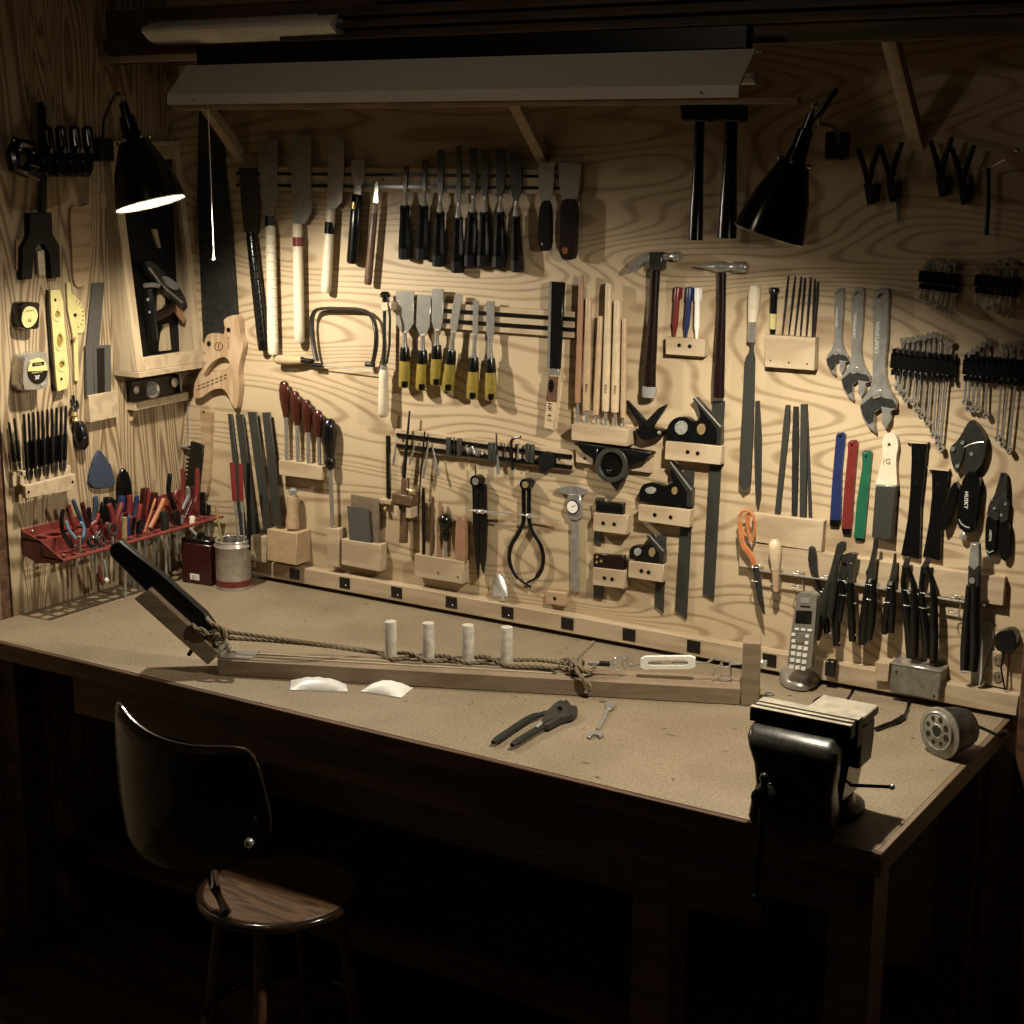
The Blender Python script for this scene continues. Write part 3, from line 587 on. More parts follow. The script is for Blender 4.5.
# ---- rasp with pale handle, small file
K = lambda pts: Z(700, 240, 5.12, pts)
t = Th('rasp', 'long rasp hanging from a pale turned handle with chrome ferrule', 'file')
t.p('handle', G().lb(*K([(284, 226), (270, 418)]), [(0, 3), (.05, 5.4), (.25, 6.6), (.6, 6.2), (1, 5.0)], .02), 'white_wood')
t.p('ferrule', G().lb(*K([(270, 416), (262, 522)]), [(0, 4.8), (.9, 4.4), (1, 3.6)], .02), 'chrome')
t.p('rasp_blade', G().pw([(750.2, 341), (752.6, 341), (753, 352), (754.5, 358), (753, 430), (750, 486), (743.8, 490.5), (739, 484), (741.5, 430), (745.3, 358), (749, 352)], .016, .022), 'filesteel'); t.done()
one('file', 'short narrow file hanging alone, right of the long rasp', 'file', G().pw([(755.5, 401), (759, 401), (761.3, 440), (760.5, 498), (758, 511), (755.6, 500), (754, 440)], -.0003, .006), 'filesteel')
t = Th('screwdriver', 'short black and yellow screwdriver standing in the squarish block', 'screwdriver')
t.p('handle', G().lb((774.3, 287.5), (773, 313.5), [(0, 4.4), (.06, 5.4), (.16, 5.4), (.22, 4), (1, 3.8)], .013), 'black')
t.p('grip_band', G().lb((773, 313), (772.7, 329), [(0, 3.7), (1, 3.5)], .013), 'yellow', None, 'yellow band')
t.p('tip', G().lb((772.7, 328.5), (772.6, 337), [(0, 2.8), (.6, 2.8), (1, 2)], .013), 'black'); t.done()
nf = [((788.5, 275.7), (782, 337)), ((795.3, 276), (788.3, 337.6)), ((801.2, 276.7), (794.3, 338)), ((805, 278), (800, 338.4)), ((810.7, 277), (805.9, 338.8)), ((814.8, 279), (812, 339)), ((818, 282), (813.8, 339))]
nl = ['leftmost needle file standing in the squarish block', 'needle file second from the left in the squarish block', 'needle file third from the left in the squarish block', 'needle file in the middle of the seven in the squarish block', 'needle file third from the right in the squarish block', 'needle file second from the right in the squarish block', 'shortest, rightmost needle file in the squarish block']
for (a, b), lab in zip(nf, nl): one('needle_file', lab, 'file', G().lb(a, b, [(0, .9), (.3, 1.5), (.6, 1.1), (1, .7)], .012, seg=6), 'darksteel', 'needle files in the squarish block')
# ---- adjustable wrenches
W3 = [(885, 285), (897, 262), (925, 248), (963, 252), (967, 300), (958, 500), (946, 640), (948, 700), (965, 760), (1005, 830), (1000, 870), (975, 872), (972, 925), (950, 972), (930, 940), (934, 885), (915, 868), (893, 885), (890, 940), (898, 990), (862, 962), (828, 905), (815, 850), (832, 812), (868, 762), (882, 700), (886, 500), (884, 330)]
hole3 = [(905, 300), (915, 278), (940, 270), (935, 298)]
for k_, ox, oy, lab in ((.61, 839.5, 288, 'smallest adjustable wrench, leftmost of the chrome three'), (.785, 858.3, 287.5, 'middle sized adjustable wrench between the smaller and the larger'), (1., 881.8, 288.6, 'largest adjustable wrench, rightmost of the chrome three')):
    q = lambda pts: [(ox + (x-930)/5.12*k_, oy + (y-250)/5.12*k_) for x, y in pts]
    t = Th('adjustable_wrench', lab, 'wrench', 'adjustable wrenches on the back wall'); th = .012*k_+.004
    bd = t.p('body', G().pw(q(W3[:13]+[(955, 870), (930, 860), (915, 868), (893, 885), (890, 940), (898, 990), (862, 962), (828, 905), (815, 850)]+W3[23:]), .002, th, B, .0012*k_, [q(hole3)]), 'steel')
    t.p('movable_jaw', G().pw(q([(925, 855), (1003, 868), (975, 875), (972, 925), (950, 972), (930, 940), (934, 885)]), .004, th+.004, B, .0006), 'steel')
    t.p('jaw_cheek', G().pw(q([(820, 850), (880, 800), (985, 818), (1004, 850), (996, 872), (935, 868), (915, 860), (890, 876), (886, 930), (860, 945), (832, 900)]), th+.0001, th+.002, B, .0004), 'darksteel')
    t.p('knurl', G().lb(*q([(885, 800), (930, 786)]), [(0, 3*k_), (.1, 4*k_), (.9, 4*k_), (1, 3*k_)], th+.001, seg=12), 'chrome')
    t.p('recess', G().pw(q([(898, 335), (925, 335), (935, 360), (925, 590), (912, 600), (892, 640), (890, 400)]), th+.0001, th+.0006), 'recess', bd)
    g = G(); c = q([(908, 500)])[0]; text(g, 'CRAFTSMAN', B(c[0], c[1], th+.0008), (0, 0, 1), (-1, 0, 0), .0085*k_); t.p('lettering', g, 'paper', bd)
    t.done()
# ---- four large files in the long block
for pts, lab in (([(785.3, 405), (789.6, 405.4), (789, 425), (779.5, 514), (774.5, 513), (780, 460), (783, 425)], 'large file leaning right, leftmost in the long low block'),
                 ([(793.2, 406.4), (797.8, 406.8), (798.2, 440), (796.4, 516), (791.4, 515.5), (792, 440)], 'large upright dark file, second in the long low block'),
                 ([(800.5, 404.2), (806.8, 404.4), (807, 440), (805.6, 517), (799.4, 516.5), (800, 440)], 'widest large file, third in the long low block'),
                 ([(806.9, 406), (807.6, 412), (811.8, 517.5), (808.4, 517.2), (807.2, 450)], 'thin file leaning behind the widest one in the long low block')):
    w_ = .010 if 'thin' not in lab else .0035
    one('file', lab, 'file', G().pw(pts, w_-.003 if w_ < .005 else w_-.005, w_+.002, B, .0005), 'darksteel' if 'dark' in lab else 'filesteel', 'large files in the long low block')
# ---- coloured plastic handles
K = lambda pts: Z(720, 380, 5.12, pts)
for pts, cap, hc, m_, lab in (([(595, 283), (605, 270), (630, 270), (641, 285), (637, 330), (622, 480), (617, 718), (562, 716), (576, 500), (590, 340)], [(562, 717), (617, 719), (606, 752), (562, 748)], (615, 290), 'blue', 'blue plastic handled tool, leftmost of the coloured three'),
                              ([(655, 322), (668, 309), (694, 309), (706, 324), (700, 380), (687, 540), (672, 764), (622, 760), (636, 560), (654, 380)], [(622, 761), (672, 765), (668, 790), (628, 786)], (677, 335), 'red', 'red plastic handled tool, middle of the coloured three'),
                              ([(727, 374), (738, 362), (764, 362), (778, 376), (772, 430), (756, 610), (737, 812), (685, 808), (701, 610), (729, 440)], [(690, 809), (735, 812), (728, 822), (694, 820)], (747, 392), 'green', 'green plastic handled tool, rightmost of the coloured three')):
    t = Th('plastic_scraper', lab, 'hand tool', 'coloured plastic handled tools')
    h = t.p('handle', G().pw(K(pts), -.0003, .009, B, 0, [K(circ(hc[0], hc[1], 6, 8, 10))]), m_)
    t.p('tip', G().pw(K(cap), .002, .008), 'black'); t.p('nail', G().disc(K([(hc[0]-2, hc[1]-18)])[0], .9, 0, .012, B, 8), 'steel'); t.done()
# ---- file card
t = Th('file_card', 'file card with pale wooden handle and grey bristle pad', 'brush')
h = t.p('handle', G().pw(K(sm([(833, 300), (865, 270), (897, 283), (912, 330), (903, 390), (902, 450), (905, 545), (880, 560), (810, 560), (795, 540), (812, 470), (832, 400)], 3)), -.0003, .016, B, 0, [K(circ(866, 332, 9, 11, 8))]), 'white_wood')
t.p('bristle_pad', G().pw(K([(796, 541), (897, 545), (878, 822), (776, 806)]), .003, .026, B, .0015), 'filesteel')
t.p('pad_edge', G().pw(K([(793, 535), (900, 541), (899, 552), (794, 547)]), .004, .027, B, .0015), 'steel')
g = G(); text(g, '(G', B(*K([(854, 418)])[0], .0165), (1, 0, 0), (0, 0, 1), .012); t.p('stamp', g, 'brownwood', h); t.done()
# ---- two black flared bars
K = lambda pts: Z(840, 380, 5.565, pts)
for pts, pin, riv, lab in (([(396, 352), (485, 355), (482, 400), (466, 560), (450, 700), (446, 850), (440, 998), (338, 976), (360, 870), (376, 780), (392, 600), (398, 450)], [(362, 338), (486, 348), (486, 356), (390, 352)], [(437, 425), (366, 955), (422, 575)], 'tall black flared scraper holster, left of the black pair'),
                      ([(510, 500), (606, 508), (600, 560), (578, 690), (562, 850), (558, 1008), (460, 984), (480, 880), (498, 780), (512, 640)], [(482, 485), (604, 500), (606, 508), (500, 498)], [(548, 580), (492, 905)], 'shorter black flared scraper holster, right of the black pair')):
    t = Th('cabinet_scraper', lab, 'hand tool', 'black flared tools on the back wall')
    b_ = t.p('body', G().pw(K(pts), -.0003, .012, B, .001), 'black'); t.p('spine', G().pw(K(pin), .001, .016), 'pine')
    for c in riv: t.p('rivet', G().disc(K([c])[0], 1.6, .0122, .0135, B, 10), 'iron', b_)
    t.done()
M['greyvial'] = mat('vial_glass', (.38, .38, .33), .2, .2, .5, 200)
M['redgloss'] = mat('red_gloss_wood', (.055, .014, .009), .15, 0, .4, 60)
M['brownish'] = mat('tarnished_steel', (.20, .15, .10), .6, .3, .3, 80)
# ================================================================== small things on the lowest magnetic bar
t = Th('marking_gauge', 'dark marking gauge hanging below a long thin rod, left on the lowest bar', 'marking gauge')
t.p('beam', G().tb([(409.6, 411, .024), (404, 478, .024)], [.9, 2.0], .024), 'iron')
t.p('stem', G().pw([(401.2, 478.5), (407.4, 479), (405.5, 543.5), (398.8, 543)], .018, .030, B, .001), 'brownwood')
t.p('fence', G().pw([(391.5, 493), (411.5, 496.5), (411.3, 507), (391.3, 503)], .003, .045, B, .002), 'brownwood')
t.p('thumb_knob', G().lb((415, 493, .035), (407, 489.5, .03), [(0, 2.5), (.2, 3.6), (.5, 3.6), (.55, 1.5), (1, 1.5)], .035), 'brass')
t.p('wear_plate', G().pw([(393.5, 504), (398, 505), (398, 517), (393.5, 516)], .005, .04, B, .001), 'pine')
t.p('wear_plate', G().pw([(405.8, 506.5), (411, 507.5), (411, 518.5), (405.8, 518)], .005, .04, B, .001), 'pine'); t.done()
t = Th('thin_rod', 'thin black rod with small brass foot hanging left of the marking gauge', 'rod')
t.p('rod', G().pw([(385.8, 435.6), (388.3, 435.6), (388.8, 498), (386.3, 498)], .001, .006), 'black')
t.p('foot', G().pw([(379, 499), (391, 501), (391, 505), (379, 503)], -.0003, .016, B, .001), 'pine')
t.p('knob', G().ball(B(385.5, 509, .012), 2.4*S(B(385, 509)), 8), 'brass'); t.done()
def bit(lab, a, b, r, m='darksteel', tip=None, cat='bit'):
    t = Th('small_bit', lab, cat, 'small bits on the lowest magnetic bar')
    t.p('shaft', G().lb(a, b, [(0, r*.7), (.3, r), (1, r*.7)], .0205, seg=6), m)
    if tip: t.p('ferrule', G().lb((a[0]+(b[0]-a[0])*.6, a[1]+(b[1]-a[1])*.6), (b[0]+(b[0]-a[0])*.12, b[1]+(b[1]-a[1])*.12), [(0, r*1.2), (.5, r*1.7), (1, r*1.3)], .0205, seg=8), tip)
    t.done()
bit('leftmost thin pick on the lowest bar, with a bright end', (396.5, 441), (393.4, 463), .9, 'steel', 'satin')
bit('thin pick just right of the gauge rod on the lowest bar', (416, 440), (410.3, 462), .8, 'steel', 'satin')
bit('long thin black rod crossing the lowest bar, second upright after the gauge', (424.8, 431.5), (419, 496), 1.2, 'iron')
bit('bright handled pick slanting left below the lowest bar', (429, 441), (424, 474), 1.0, 'steel', 'satin')
bit('bright handled pick slanting right below the lowest bar', (432.8, 448), (438.5, 473), 1.0, 'steel', 'chrome')
bit('single thin dark bit near the middle of the lowest bar, left of the square pair', (454, 437), (455, 456), .9, 'darksteel')
bit('upright thin bit with pale collar right of the square blocks on the lowest bar', (496.2, 433), (498, 470), 1.1, 'darksteel', 'steel')
bit('short thin bit between the collar bit and hex key on the lowest bar', (504, 443), (507.5, 464), .9, 'darksteel')
bit('short bit directly right of the hex key on the lowest bar', (518.6, 442), (517.6, 460), .9, 'steel')
bit('tiny hanging bit above the black dividers on the lowest bar', (475, 465), (476, 480), .9, 'darksteel')
for x, y, lab in ((447.5, 447, 'left small steel block on the lowest bar'), (458.5, 448, 'second small steel block from the left on the lowest bar'), (489.5, 452, 'left of two adjoining steel blocks in the middle of the lowest bar'), (493.6, 452.5, 'right of two adjoining steel blocks in the middle of the lowest bar'), (526.8, 453, 'left of two steel blocks next to the black disc on the lowest bar'), (531.2, 454, 'right of two steel blocks next to the black disc on the lowest bar')):
    one('steel_block', lab, 'steel block', G().pw([(x-1.9, y-9.5), (x+1.9, y-9), (x+1.9, y+9.5), (x-1.9, y+9)], .0186, .028, B, .001), 'filesteel', 'small steel blocks on the lowest magnetic bar')
one('hex_key', 'L-shaped black hex key hooked over the lowest bar', 'hex key', G().tb(sm([(520.5, 437), (514, 438.3), (511.3, 442), (511.6, 450), (512.6, 470)], 4, False), 1.5, .0215, seg=6), 'iron')
one('magnet_disc', 'round black disc at the right end of the lowest bar', 'magnet', G().disc((546, 461), 9.2, .0186, .032).pw([(537.5, 464), (553, 466), (543, 474), (540, 473)], .0188, .030), 'blackmat')
pts = [(466+i*.62+1.5*math.sin(i*1.9), 449.5+i*.13+4.5*math.sin(i*2.37), .021+.002*math.sin(i*1.3)) for i in range(26)]
one('wire_chain', 'small tangle of bright wire chain stuck on the lowest bar', 'chain', G().tb(sm(pts, 2, False), .55, .021, seg=5), 'satin')
# ---- dividers, calipers, dial caliper
t = Th('dividers', 'black firm dividers with closed long legs and chrome cross screw', 'dividers')
t.p('pivot', G().disc((475, 481.5), 6.2, .006, .030), 'japan')
t.p('pivot_ring', G().disc((475, 481.5), 3.6, .0302, .034), 'steel')
for pts in ([(471.8, 484), (477.2, 485), (478.8, 530), (478.3, 560), (477.5, 579), (475.4, 560), (472.8, 525)], [(478, 485), (485.3, 484.5), (485.8, 530), (484.5, 558), (482.5, 574), (479.5, 560), (479.2, 520)]):
    t.p('leg', G().pw(pts, .010, .020, B, .001), 'japan')
t.p('cross_screw', G().tb([(470, 510.8, .024), (512, 513, .024)], .9), 'chrome')
t.p('spring_wire', G().tb([(484, 511.8, .026), (503, 516.5, .026)], .6), 'chrome')
t.p('adjusting_nut', G().lb((476, 511.3), (485, 512), [(0, 1.5), (.2, 2.6), (.5, 1.8), (.8, 2.6), (1, 1.4)], .024), 'chrome'); t.done()
t = Th('outside_caliper', 'black outside calipers with bowed legs forming a teardrop', 'calipers')
t.p('pivot', G().disc((524.7, 484.8), 6., .004, .026), 'japan'); t.p('pivot_ring', G().disc((524.9, 484.8), 3.4, .0262, .030), 'brass')
t.p('leg', G().tb(sm([(523.5, 489), (523.5, 520), (519.5, 531), (511.5, 545), (509.2, 557), (511.5, 568), (519, 579), (531, 587.2)], 5, False), [2.6]*6+[2.4]*24+[1.2]*6, .012, sq=.6), 'japan')
t.p('leg', G().tb(sm([(529, 489), (529.2, 520), (533, 532), (540.5, 545), (543.2, 558), (541.5, 569), (535.5, 578), (527, 582.8)], 5, False), [2.6]*6+[2.4]*24+[1.2]*6, .012, sq=.6), 'japan')
t.p('cross_screw', G().tb([(519, 514.4, .02), (559, 520.3, .02)], .8), 'chrome'); t.p('adjusting_nut', G().lb((527.5, 515.5), (534, 516.6), [(0, 2.4), (.5, 2.8), (1, 1.6)], .02), 'chrome'); t.done()
t = Th('dial_caliper', 'dial caliper with round white face hanging by its jaws', 'calipers')
t.p('beam', G().pw([(570.4, 486), (577.6, 487), (578.6, 592), (571.4, 590)], .006, .010), 'steel')
t.p('outer_jaw', G().pw([(576, 486), (588, 490), (584, 495), (576.5, 497)], .006, .013, B, .0005), 'chrome')
t.p('inner_jaw', G().pw([(571, 485.5), (571, 496), (563, 493.5), (556, 491.5), (556, 488.5), (564, 487)], .006, .013, B, .0005), 'chrome')
t.p('slide', G().pw([(568, 494), (580, 495), (581.5, 517), (577, 521), (568, 519), (567, 500)], .004, .014, B, .001), 'steel')
b_ = t.p('bezel', G().disc((572.2, 507), 7.2, .0142, .019), 'darksteel'); t.p('dial_face', G().disc((572.2, 507), 6.2, .0191, .0196), 'paper', b_)
t.p('needle', G().pw([(572, 507.6), (571.8, 506.6), (576.5, 504.8)], .0197, .0201), 'iron', b_); t.done()
one('pointed_blank', 'pale pointed metal blank leaning on the ledge below the calipers', 'metal blank', G().prism([B(493, 596, .033), B(493, 581, .012), B(499, 573.5, .006), B(506, 581, .012), B(507.5, 597, .033)], (0, .004, 0), .0005), 'satin')
# ---- items in the lower left blocks
for i, (x0, x1, xb0, xb1, yt, yb, lab) in enumerate(((227.5, 231.8, 240, 245, 414, 536, 'thinnest flat file at the left of the group behind the paint can'), (235.2, 243, 250, 257.5, 414.5, 537, 'second flat file from the left behind the paint can'),
                                      (247.4, 256.2, 263.5, 271.5, 412, 531, 'third flat file from the left, tallest behind the paint can'), (262, 270, 273.5, 281.5, 412.5, 526, 'rightmost flat file standing beside the stubby awl'))):
    w_ = (.020, .030, .044, .044)[i]
    one('flat_file', lab, 'file', G().prism([B(x0, yt, w_*.4), B(x1, yt, w_*.4), B(xb1, yb, w_), B(xb0, yb, w_)], (0, .005, 0), .0006), 'filesteel', 'flat files standing in the corner')
t = Th('stubby_awl', 'stubby awl with pale waisted handle and chrome cap standing on the dark faced block', 'awl')
t.p('handle', G().lb((292.6, 527.5), (292.8, 496), [(0, 6.8), (.2, 7.0), (.5, 5.6), (.8, 6.2), (1, 5.8)], .034), 'beech')
t.p('cap', G().lb((293, 496.5), (293.2, 488), [(0, 3), (.3, 3.2), (.4, 4.8), (.8, 4.4), (1, 2.5)], .034), 'chrome'); t.done()
for a, b, c, lab in (((284, 381), (286, 417), (287, 461), 'highest of four red handled screwdrivers in the stepped row'), ((294.5, 391), (297.2, 425), (298, 462), 'second highest red handled screwdriver in the stepped row'), ((306.2, 399.5), (308, 432), (308.6, 464), 'third red handled screwdriver down the stepped row'), ((317.5, 410), (318.8, 437), (319.7, 465), 'lowest red handled screwdriver in the stepped row')):
    t = Th('turnscrew', lab, 'screwdriver', 'red handled screwdrivers in a stepped row')
    t.p('handle', G().lb(a, b, [(0, 2.5), (.06, 5), (.25, 6.5), (.5, 6.3), (.8, 4.4), (1, 3.2)], .020, sq=.7), 'redgloss')
    t.p('shaft', G().lb(b, c, [(0, 3.0), (.2, 2.3), (1, 2.2)], .020, sq=.7), 'satin'); t.done()
t = Th('screwdriver', 'large screwdriver with bulbous black handle standing in the narrow upright block', 'screwdriver')
t.p('handle', G().lb((329, 418.5), (330.5, 469.5), [(0, 3), (.05, 6), (.18, 7.6), (.35, 7.2), (.6, 5.4), (.76, 3.6), (.82, 5.4), (.94, 5), (1, 2.6)], .024), 'black')
t.p('shaft', G().lb((330.5, 469), (332.5, 530), [(0, 2.1), (1, 2.0)], .024), 'satin'); t.done()
one('card_scraper', 'front grey steel card scraper in the wide block', 'card scraper', G().pw([(347, 506), (368.3, 508.3), (371.2, 546), (349.6, 544)], .024, .0265, B, .0003), 'stone', 'card scrapers in the wide block')
one('card_scraper', 'rear brownish card scraper standing higher in the wide block', 'card scraper', G().pw([(350.5, 494.5), (379, 499.5), (378, 547), (352, 544)], .010, .018, B, .0004), 'brownish', 'card scrapers in the wide block')
for a, b, r, m_, lab in (((423.4, 487.7), (423.8, 557), 1.8, 'iron', 'black rod standing at the left end of the wide awl block'), ((433.2, 497), (431, 558), 1.5, 'brownwood', 'left thin brown stick in the wide awl block'), ((438.8, 497.5), (435.4, 558.5), 1.5, 'pine', 'pale thin stick beside the brown one in the wide awl block'), ((440.6, 501), (438.8, 559), 1.4, 'redwood', 'reddish thin stick next to the awl in the wide block')):
    one('thin_stick', lab, 'stick', G().lb(a, b, [(0, r*.7), (.1, r), (1, r)], .018, seg=8), m_, 'thin sticks standing in the wide awl block')
t = Th('scratch_awl', 'awl with black ball handle standing in the wide block', 'awl')
t.p('handle', G().lb((445.2, 513.5), (446, 541), [(0, 2), (.08, 5.4), (.25, 7.2), (.42, 6.2), (.58, 2.8), (.64, 3), (.74, 4.2), (.86, 3.6), (1, 2)], .02), 'black')
t.p('spike', G().lb((446, 540), (446.4, 559), [(0, 1.1), (1, 1)], .02), 'steel'); t.done()
one('wooden_knife', 'reddish brown round topped wooden slip standing at the right of the awl block', 'wooden slip', G().pw(sm([(455.5, 563), (455.5, 530), (457, 519), (460, 515.2), (463.5, 519), (464.8, 530), (464.5, 564)], 3), .010, .024, B, .002), 'redwood')
# ---- protractor head on its rests, wing divider
t = Th('spokeshave', 'dark iron bar with round centre ring resting on two wooden supports', 'hand tool')
K = lambda pts: Z(560, 380, 5.69, pts)
t.p('bar', G().pw(K([(82, 352), (520, 412), (518, 432), (80, 372)]), .010, .036, B, .002), 'iron')
t.p('wing', G().pw(K([(95, 372), (215, 390), (205, 470), (180, 440), (130, 415)]), .014, .034, B, .0015), 'japan')
t.p('wing', G().pw(K([(370, 410), (510, 430), (480, 465), (430, 470), (385, 500)]), .014, .034, B, .0015), 'japan')
t.p('ring', G().pw(K(circ(290, 485, 92, 100, 24)+[]), .008, .038, B, .001, [K(circ(290, 485, 66, 74, 20))]), 'filesteel')
t.p('disc', G().pw(K(circ(290, 485, 65, 73, 20)), .008, .030), 'black')
t.p('knob', G().ball(B(*K([(280, 520)])[0], .034), .008, 10), 'japan'); t.p('point', G().pw(K([(285, 588), (350, 580), (322, 634)]), .008, .034, B, .001), 'iron'); t.done()
block('left wooden rest under the dark iron bar', *K([(90, 405), (188, 420), (188, 484), (90, 468)]), .020, K([(138, 446)]), name='wooden_rest', grp='wooden rests of the iron bar', hr=1.2)
block('right wooden rest under the dark iron bar', *K([(395, 440), (520, 415), (516, 530), (392, 516)]), .014, name='wooden_rest', grp='wooden rests of the iron bar')
t = Th('wing_divider', 'small black V-shaped divider, open upward, right of the gouges', 'dividers')
t.p('leg', G().pw(K([(366, 124), (380, 116), (484, 230), (478, 290), (450, 280), (445, 240)]), .008, .018, B, .001), 'iron'); t.p('leg', G().pw(K([(606, 138), (604, 152), (510, 290), (478, 290), (478, 244), (560, 160)]), .0182, .027, B, .001), 'iron')
t.p('hub', G().pw(K(sm([(428, 270), (470, 262), (520, 275), (572, 285), (572, 318), (520, 335), (470, 340), (440, 318)], 3)), -.0003, .030, B, .002), 'japan')
t.p('nut', G().ball(B(*K([(440, 272)])[0], .03), .004, 8), 'brass'); t.p('nut', G().ball(B(*K([(565, 300)])[0], .03), .005, 8), 'steel'); t.done()
# ---- combination squares
def csq(lab, head, edge, holes, blade, w=.020, face=None):
    t = Th('combination_square', lab, 'square', 'combination squares in their blocks')
    t.p('blade', G().pw(blade, .004, .0065), 'filesteel')
    h = t.p('head', G().pw(head, .0068, .024, B, 0), 'japan')
    t.p('bevel_face', G().pw(edge, .0055, .026, B, .0006), 'darksteel'); t.p('edge_line', G().tb([edge[1], edge[2]], .9, .0262), 'satin')
    for i, c in enumerate(holes): t.p('level_vial' if i == 0 else 'lock_nut', G().pw(c, .0241, .0275), 'greyvial' if i == 0 else 'brass', h)
    t.done()
csq('largest combination square, topmost, with long dark blade', K(sm([(606, 372-30), (604, 300), (622, 248), (665, 213), (722, 214), (757, 240)], 3, False)+[(790, 225), (798, 195), (780, 140), (885, 270), (888, 362), (610, 345)]), K([(754, 108), (766, 100), (915, 268), (912, 372), (890, 368), (892, 276)]), [K(circ(688, 272, 36, 40, 14)), K(circ(802, 280, 24, 32, 12))], [(712.6, 401), (724.8, 401), (713.8, 600), (702.7, 594)])
csq('middle combination square in the middle block, blade down to the ledge', K(sm([(452, 690), (450, 640), (470, 600), (510, 585), (560, 590), (595, 604)], 3, False)+[(640, 585), (628, 520), (640, 490), (720, 625), (722, 715), (455, 690)]), K([(610, 470), (628, 466), (748, 625), (744, 725), (720, 722), (722, 636)]), [K(circ(515, 628, 30, 20, 12)), K(circ(650, 630, 16, 22, 12))], [(684, 470), (694.3, 470), (686.5, 619.5), (675, 611)])
K4 = lambda pts: Z(560, 470, 5.69, pts)
csq('smallest combination square with two round bright studs', K4(sm([(396, 492), (394, 462), (408, 438), (432, 428), (458, 436), (475, 452)], 3, False)+[(498, 440), (502, 415), (575, 470), (572, 532), (398, 505)]), K4([(490, 376), (505, 366), (588, 462), (585, 535), (566, 532), (566, 476)]), [K4(circ(440, 466, 20, 22, 12)), K4(circ(522, 468, 18, 26, 12))], [(656.6, 535.5), (666.3, 535.5), (663.3, 613.5), (654.8, 606)])
t = Th('try_square', 'small dark try square resting on the upper small block', 'square'); t.p('stock', G().pw(K([(202, 690), (360, 702), (356, 766), (202, 750)]), .008, .022, B, .001), 'iron'); t.p('end_plate', G().pw(K([(200, 672), (238, 676), (238, 692), (200, 690)]), .008, .024, B, .0005), 'filesteel')
t.p('blade', G().pw(K([(196, 760), (238, 765), (232, 940), (192, 932)]), .002, .0045), 'filesteel'); t.p('face_groove', G().pw(K([(212, 708), (345, 718), (343, 748), (212, 738)]), .0221, .0228), 'black'); t.done()
t = Th('try_square', 'small rosewood try square resting on the lower small block', 'square'); st_ = t.p('stock', G().pw(K4([(190, 476), (364, 488), (362, 572), (188, 556)]), .008, .022, B, .001), 'rosewood')
t.p('blade', G().pw(K4([(190, 570), (250, 576), (240, 738), (190, 732)]), .002, .0045), 'darksteel')
for c in ((210, 495), (208, 525), (234, 518)): t.p('rivet', G().disc(K4([c])[0], 1.5, .0221, .0232, B, 8), 'brass', st_)
t.done()
# ================================================================== right: wrench racks
def rack(label, tl, tr, br, bl, tops, bots, grp, wl, thick=1.3, w=.020):
    t = Th('wrench_rack', label, 'tool rack', 'black wrench racks on the back wall')
    r_ = t.p('rack_body', G().pw([(tl[0], tl[1]+3), (tr[0], tr[1]+3), (br[0], br[1]-3), (bl[0], bl[1]-3)], -.0003, .018, B, .001), 'black')
    n = 11
    for j in range(n):
        for (a, b) in ((tl, tr), (bl, br)):
            x = a[0]+(b[0]-a[0])*(j+.2)/n; y = a[1]+(b[1]-a[1])*(j+.2)/n; xx = x + (b[0]-a[0])/n*.55
            t.p('rack_tooth', G().pw([(x, y-1.5), (xx, y-1.5), (xx, y+4), (x, y+4)], 0, .026, B, .0008), 'black', r_)
    t.done()
    for i, ((xt, yt), (xb, yb)) in enumerate(zip(tops, bots)):
        t = Th('combination_wrench', wl[i], 'wrench', grp)
        t.p('shaft', G().tb([(xt, yt+2), (xb, yb-2)], thick, .013+.001*(i % 2), seg=6, sq=.6), 'chromelit')
        k_ = thick*2.2
        t.p('open_jaw', G().pw([(xt-k_, yt-2.6), (xt-k_*.5, yt-3.4), (xt-.5, yt-.4), (xt+.7, yt-.6), (xt+k_*.6, yt-3.2), (xt+k_, yt-1.8), (xt+k_*.8, yt+2.4), (xt-k_*.7, yt+2.6)], w-.010, w+.004, B, .0005), 'chromelit')
        t.p('box_end', G().pw(circ(xb, yb, k_*.95, k_*1.15, 12), w-.010, w+.002, B, .0005, [circ(xb, yb, k_*.45, k_*.6, 8)]), 'chromelit'); t.done()
nth = ['leftmost', 'second', 'third', 'fourth', 'fifth', 'sixth', 'seventh', 'eighth', 'ninth', 'tenth', 'eleventh', 'twelfth']
def wl(n, where): return ['%s wrench %s' % (nth[i], where if i == 0 else 'from the left '+where) for i in range(n)]
tp = [(902.5, 341), (908, 340.5), (913.5, 340), (918.5, 338.5), (924, 338), (929, 336), (934, 335.5), (939.5, 337.5), (945.5, 341), (950, 344)]
bt = [(896.8, 388), (900.8, 392.8), (906, 400.5), (912.6, 402.5), (916.6, 410.5), (922, 415.5), (927.4, 424), (933.2, 435.7), (937, 443.5), (940.5, 449)]
rack('black toothed rack holding long wrenches beside the adjustable wrenches', (891, 350), (955, 357), (955, 379), (889.5, 371), tp, bt, 'long wrenches in the left rack', wl(10, 'in the long wrench rack beside the adjustable wrenches'))
tp = [(968, 355), (973, 352), (977.8, 349), (983, 345), (988.5, 341.5), (1004, 347), (1011.4, 349), (1019.5, 344)]
bt = [(964.5, 402), (967.8, 408.6), (973, 409.5), (978, 410), (985.5, 415.5), (997, 438.4), (1002, 444.7), (1008.6, 451)]
rack('black toothed rack in shadow holding wrenches at the right edge', (963, 356), (1023, 362), (1023, 383), (962, 377), tp, bt, 'long wrenches in the right rack', wl(8, 'in the shadowed wrench rack at the right edge'))
tp = [(925, 268), (928, 264), (931.5, 262), (935.6, 261), (941.5, 261.5), (946, 265), (950, 262), (954.5, 264)]
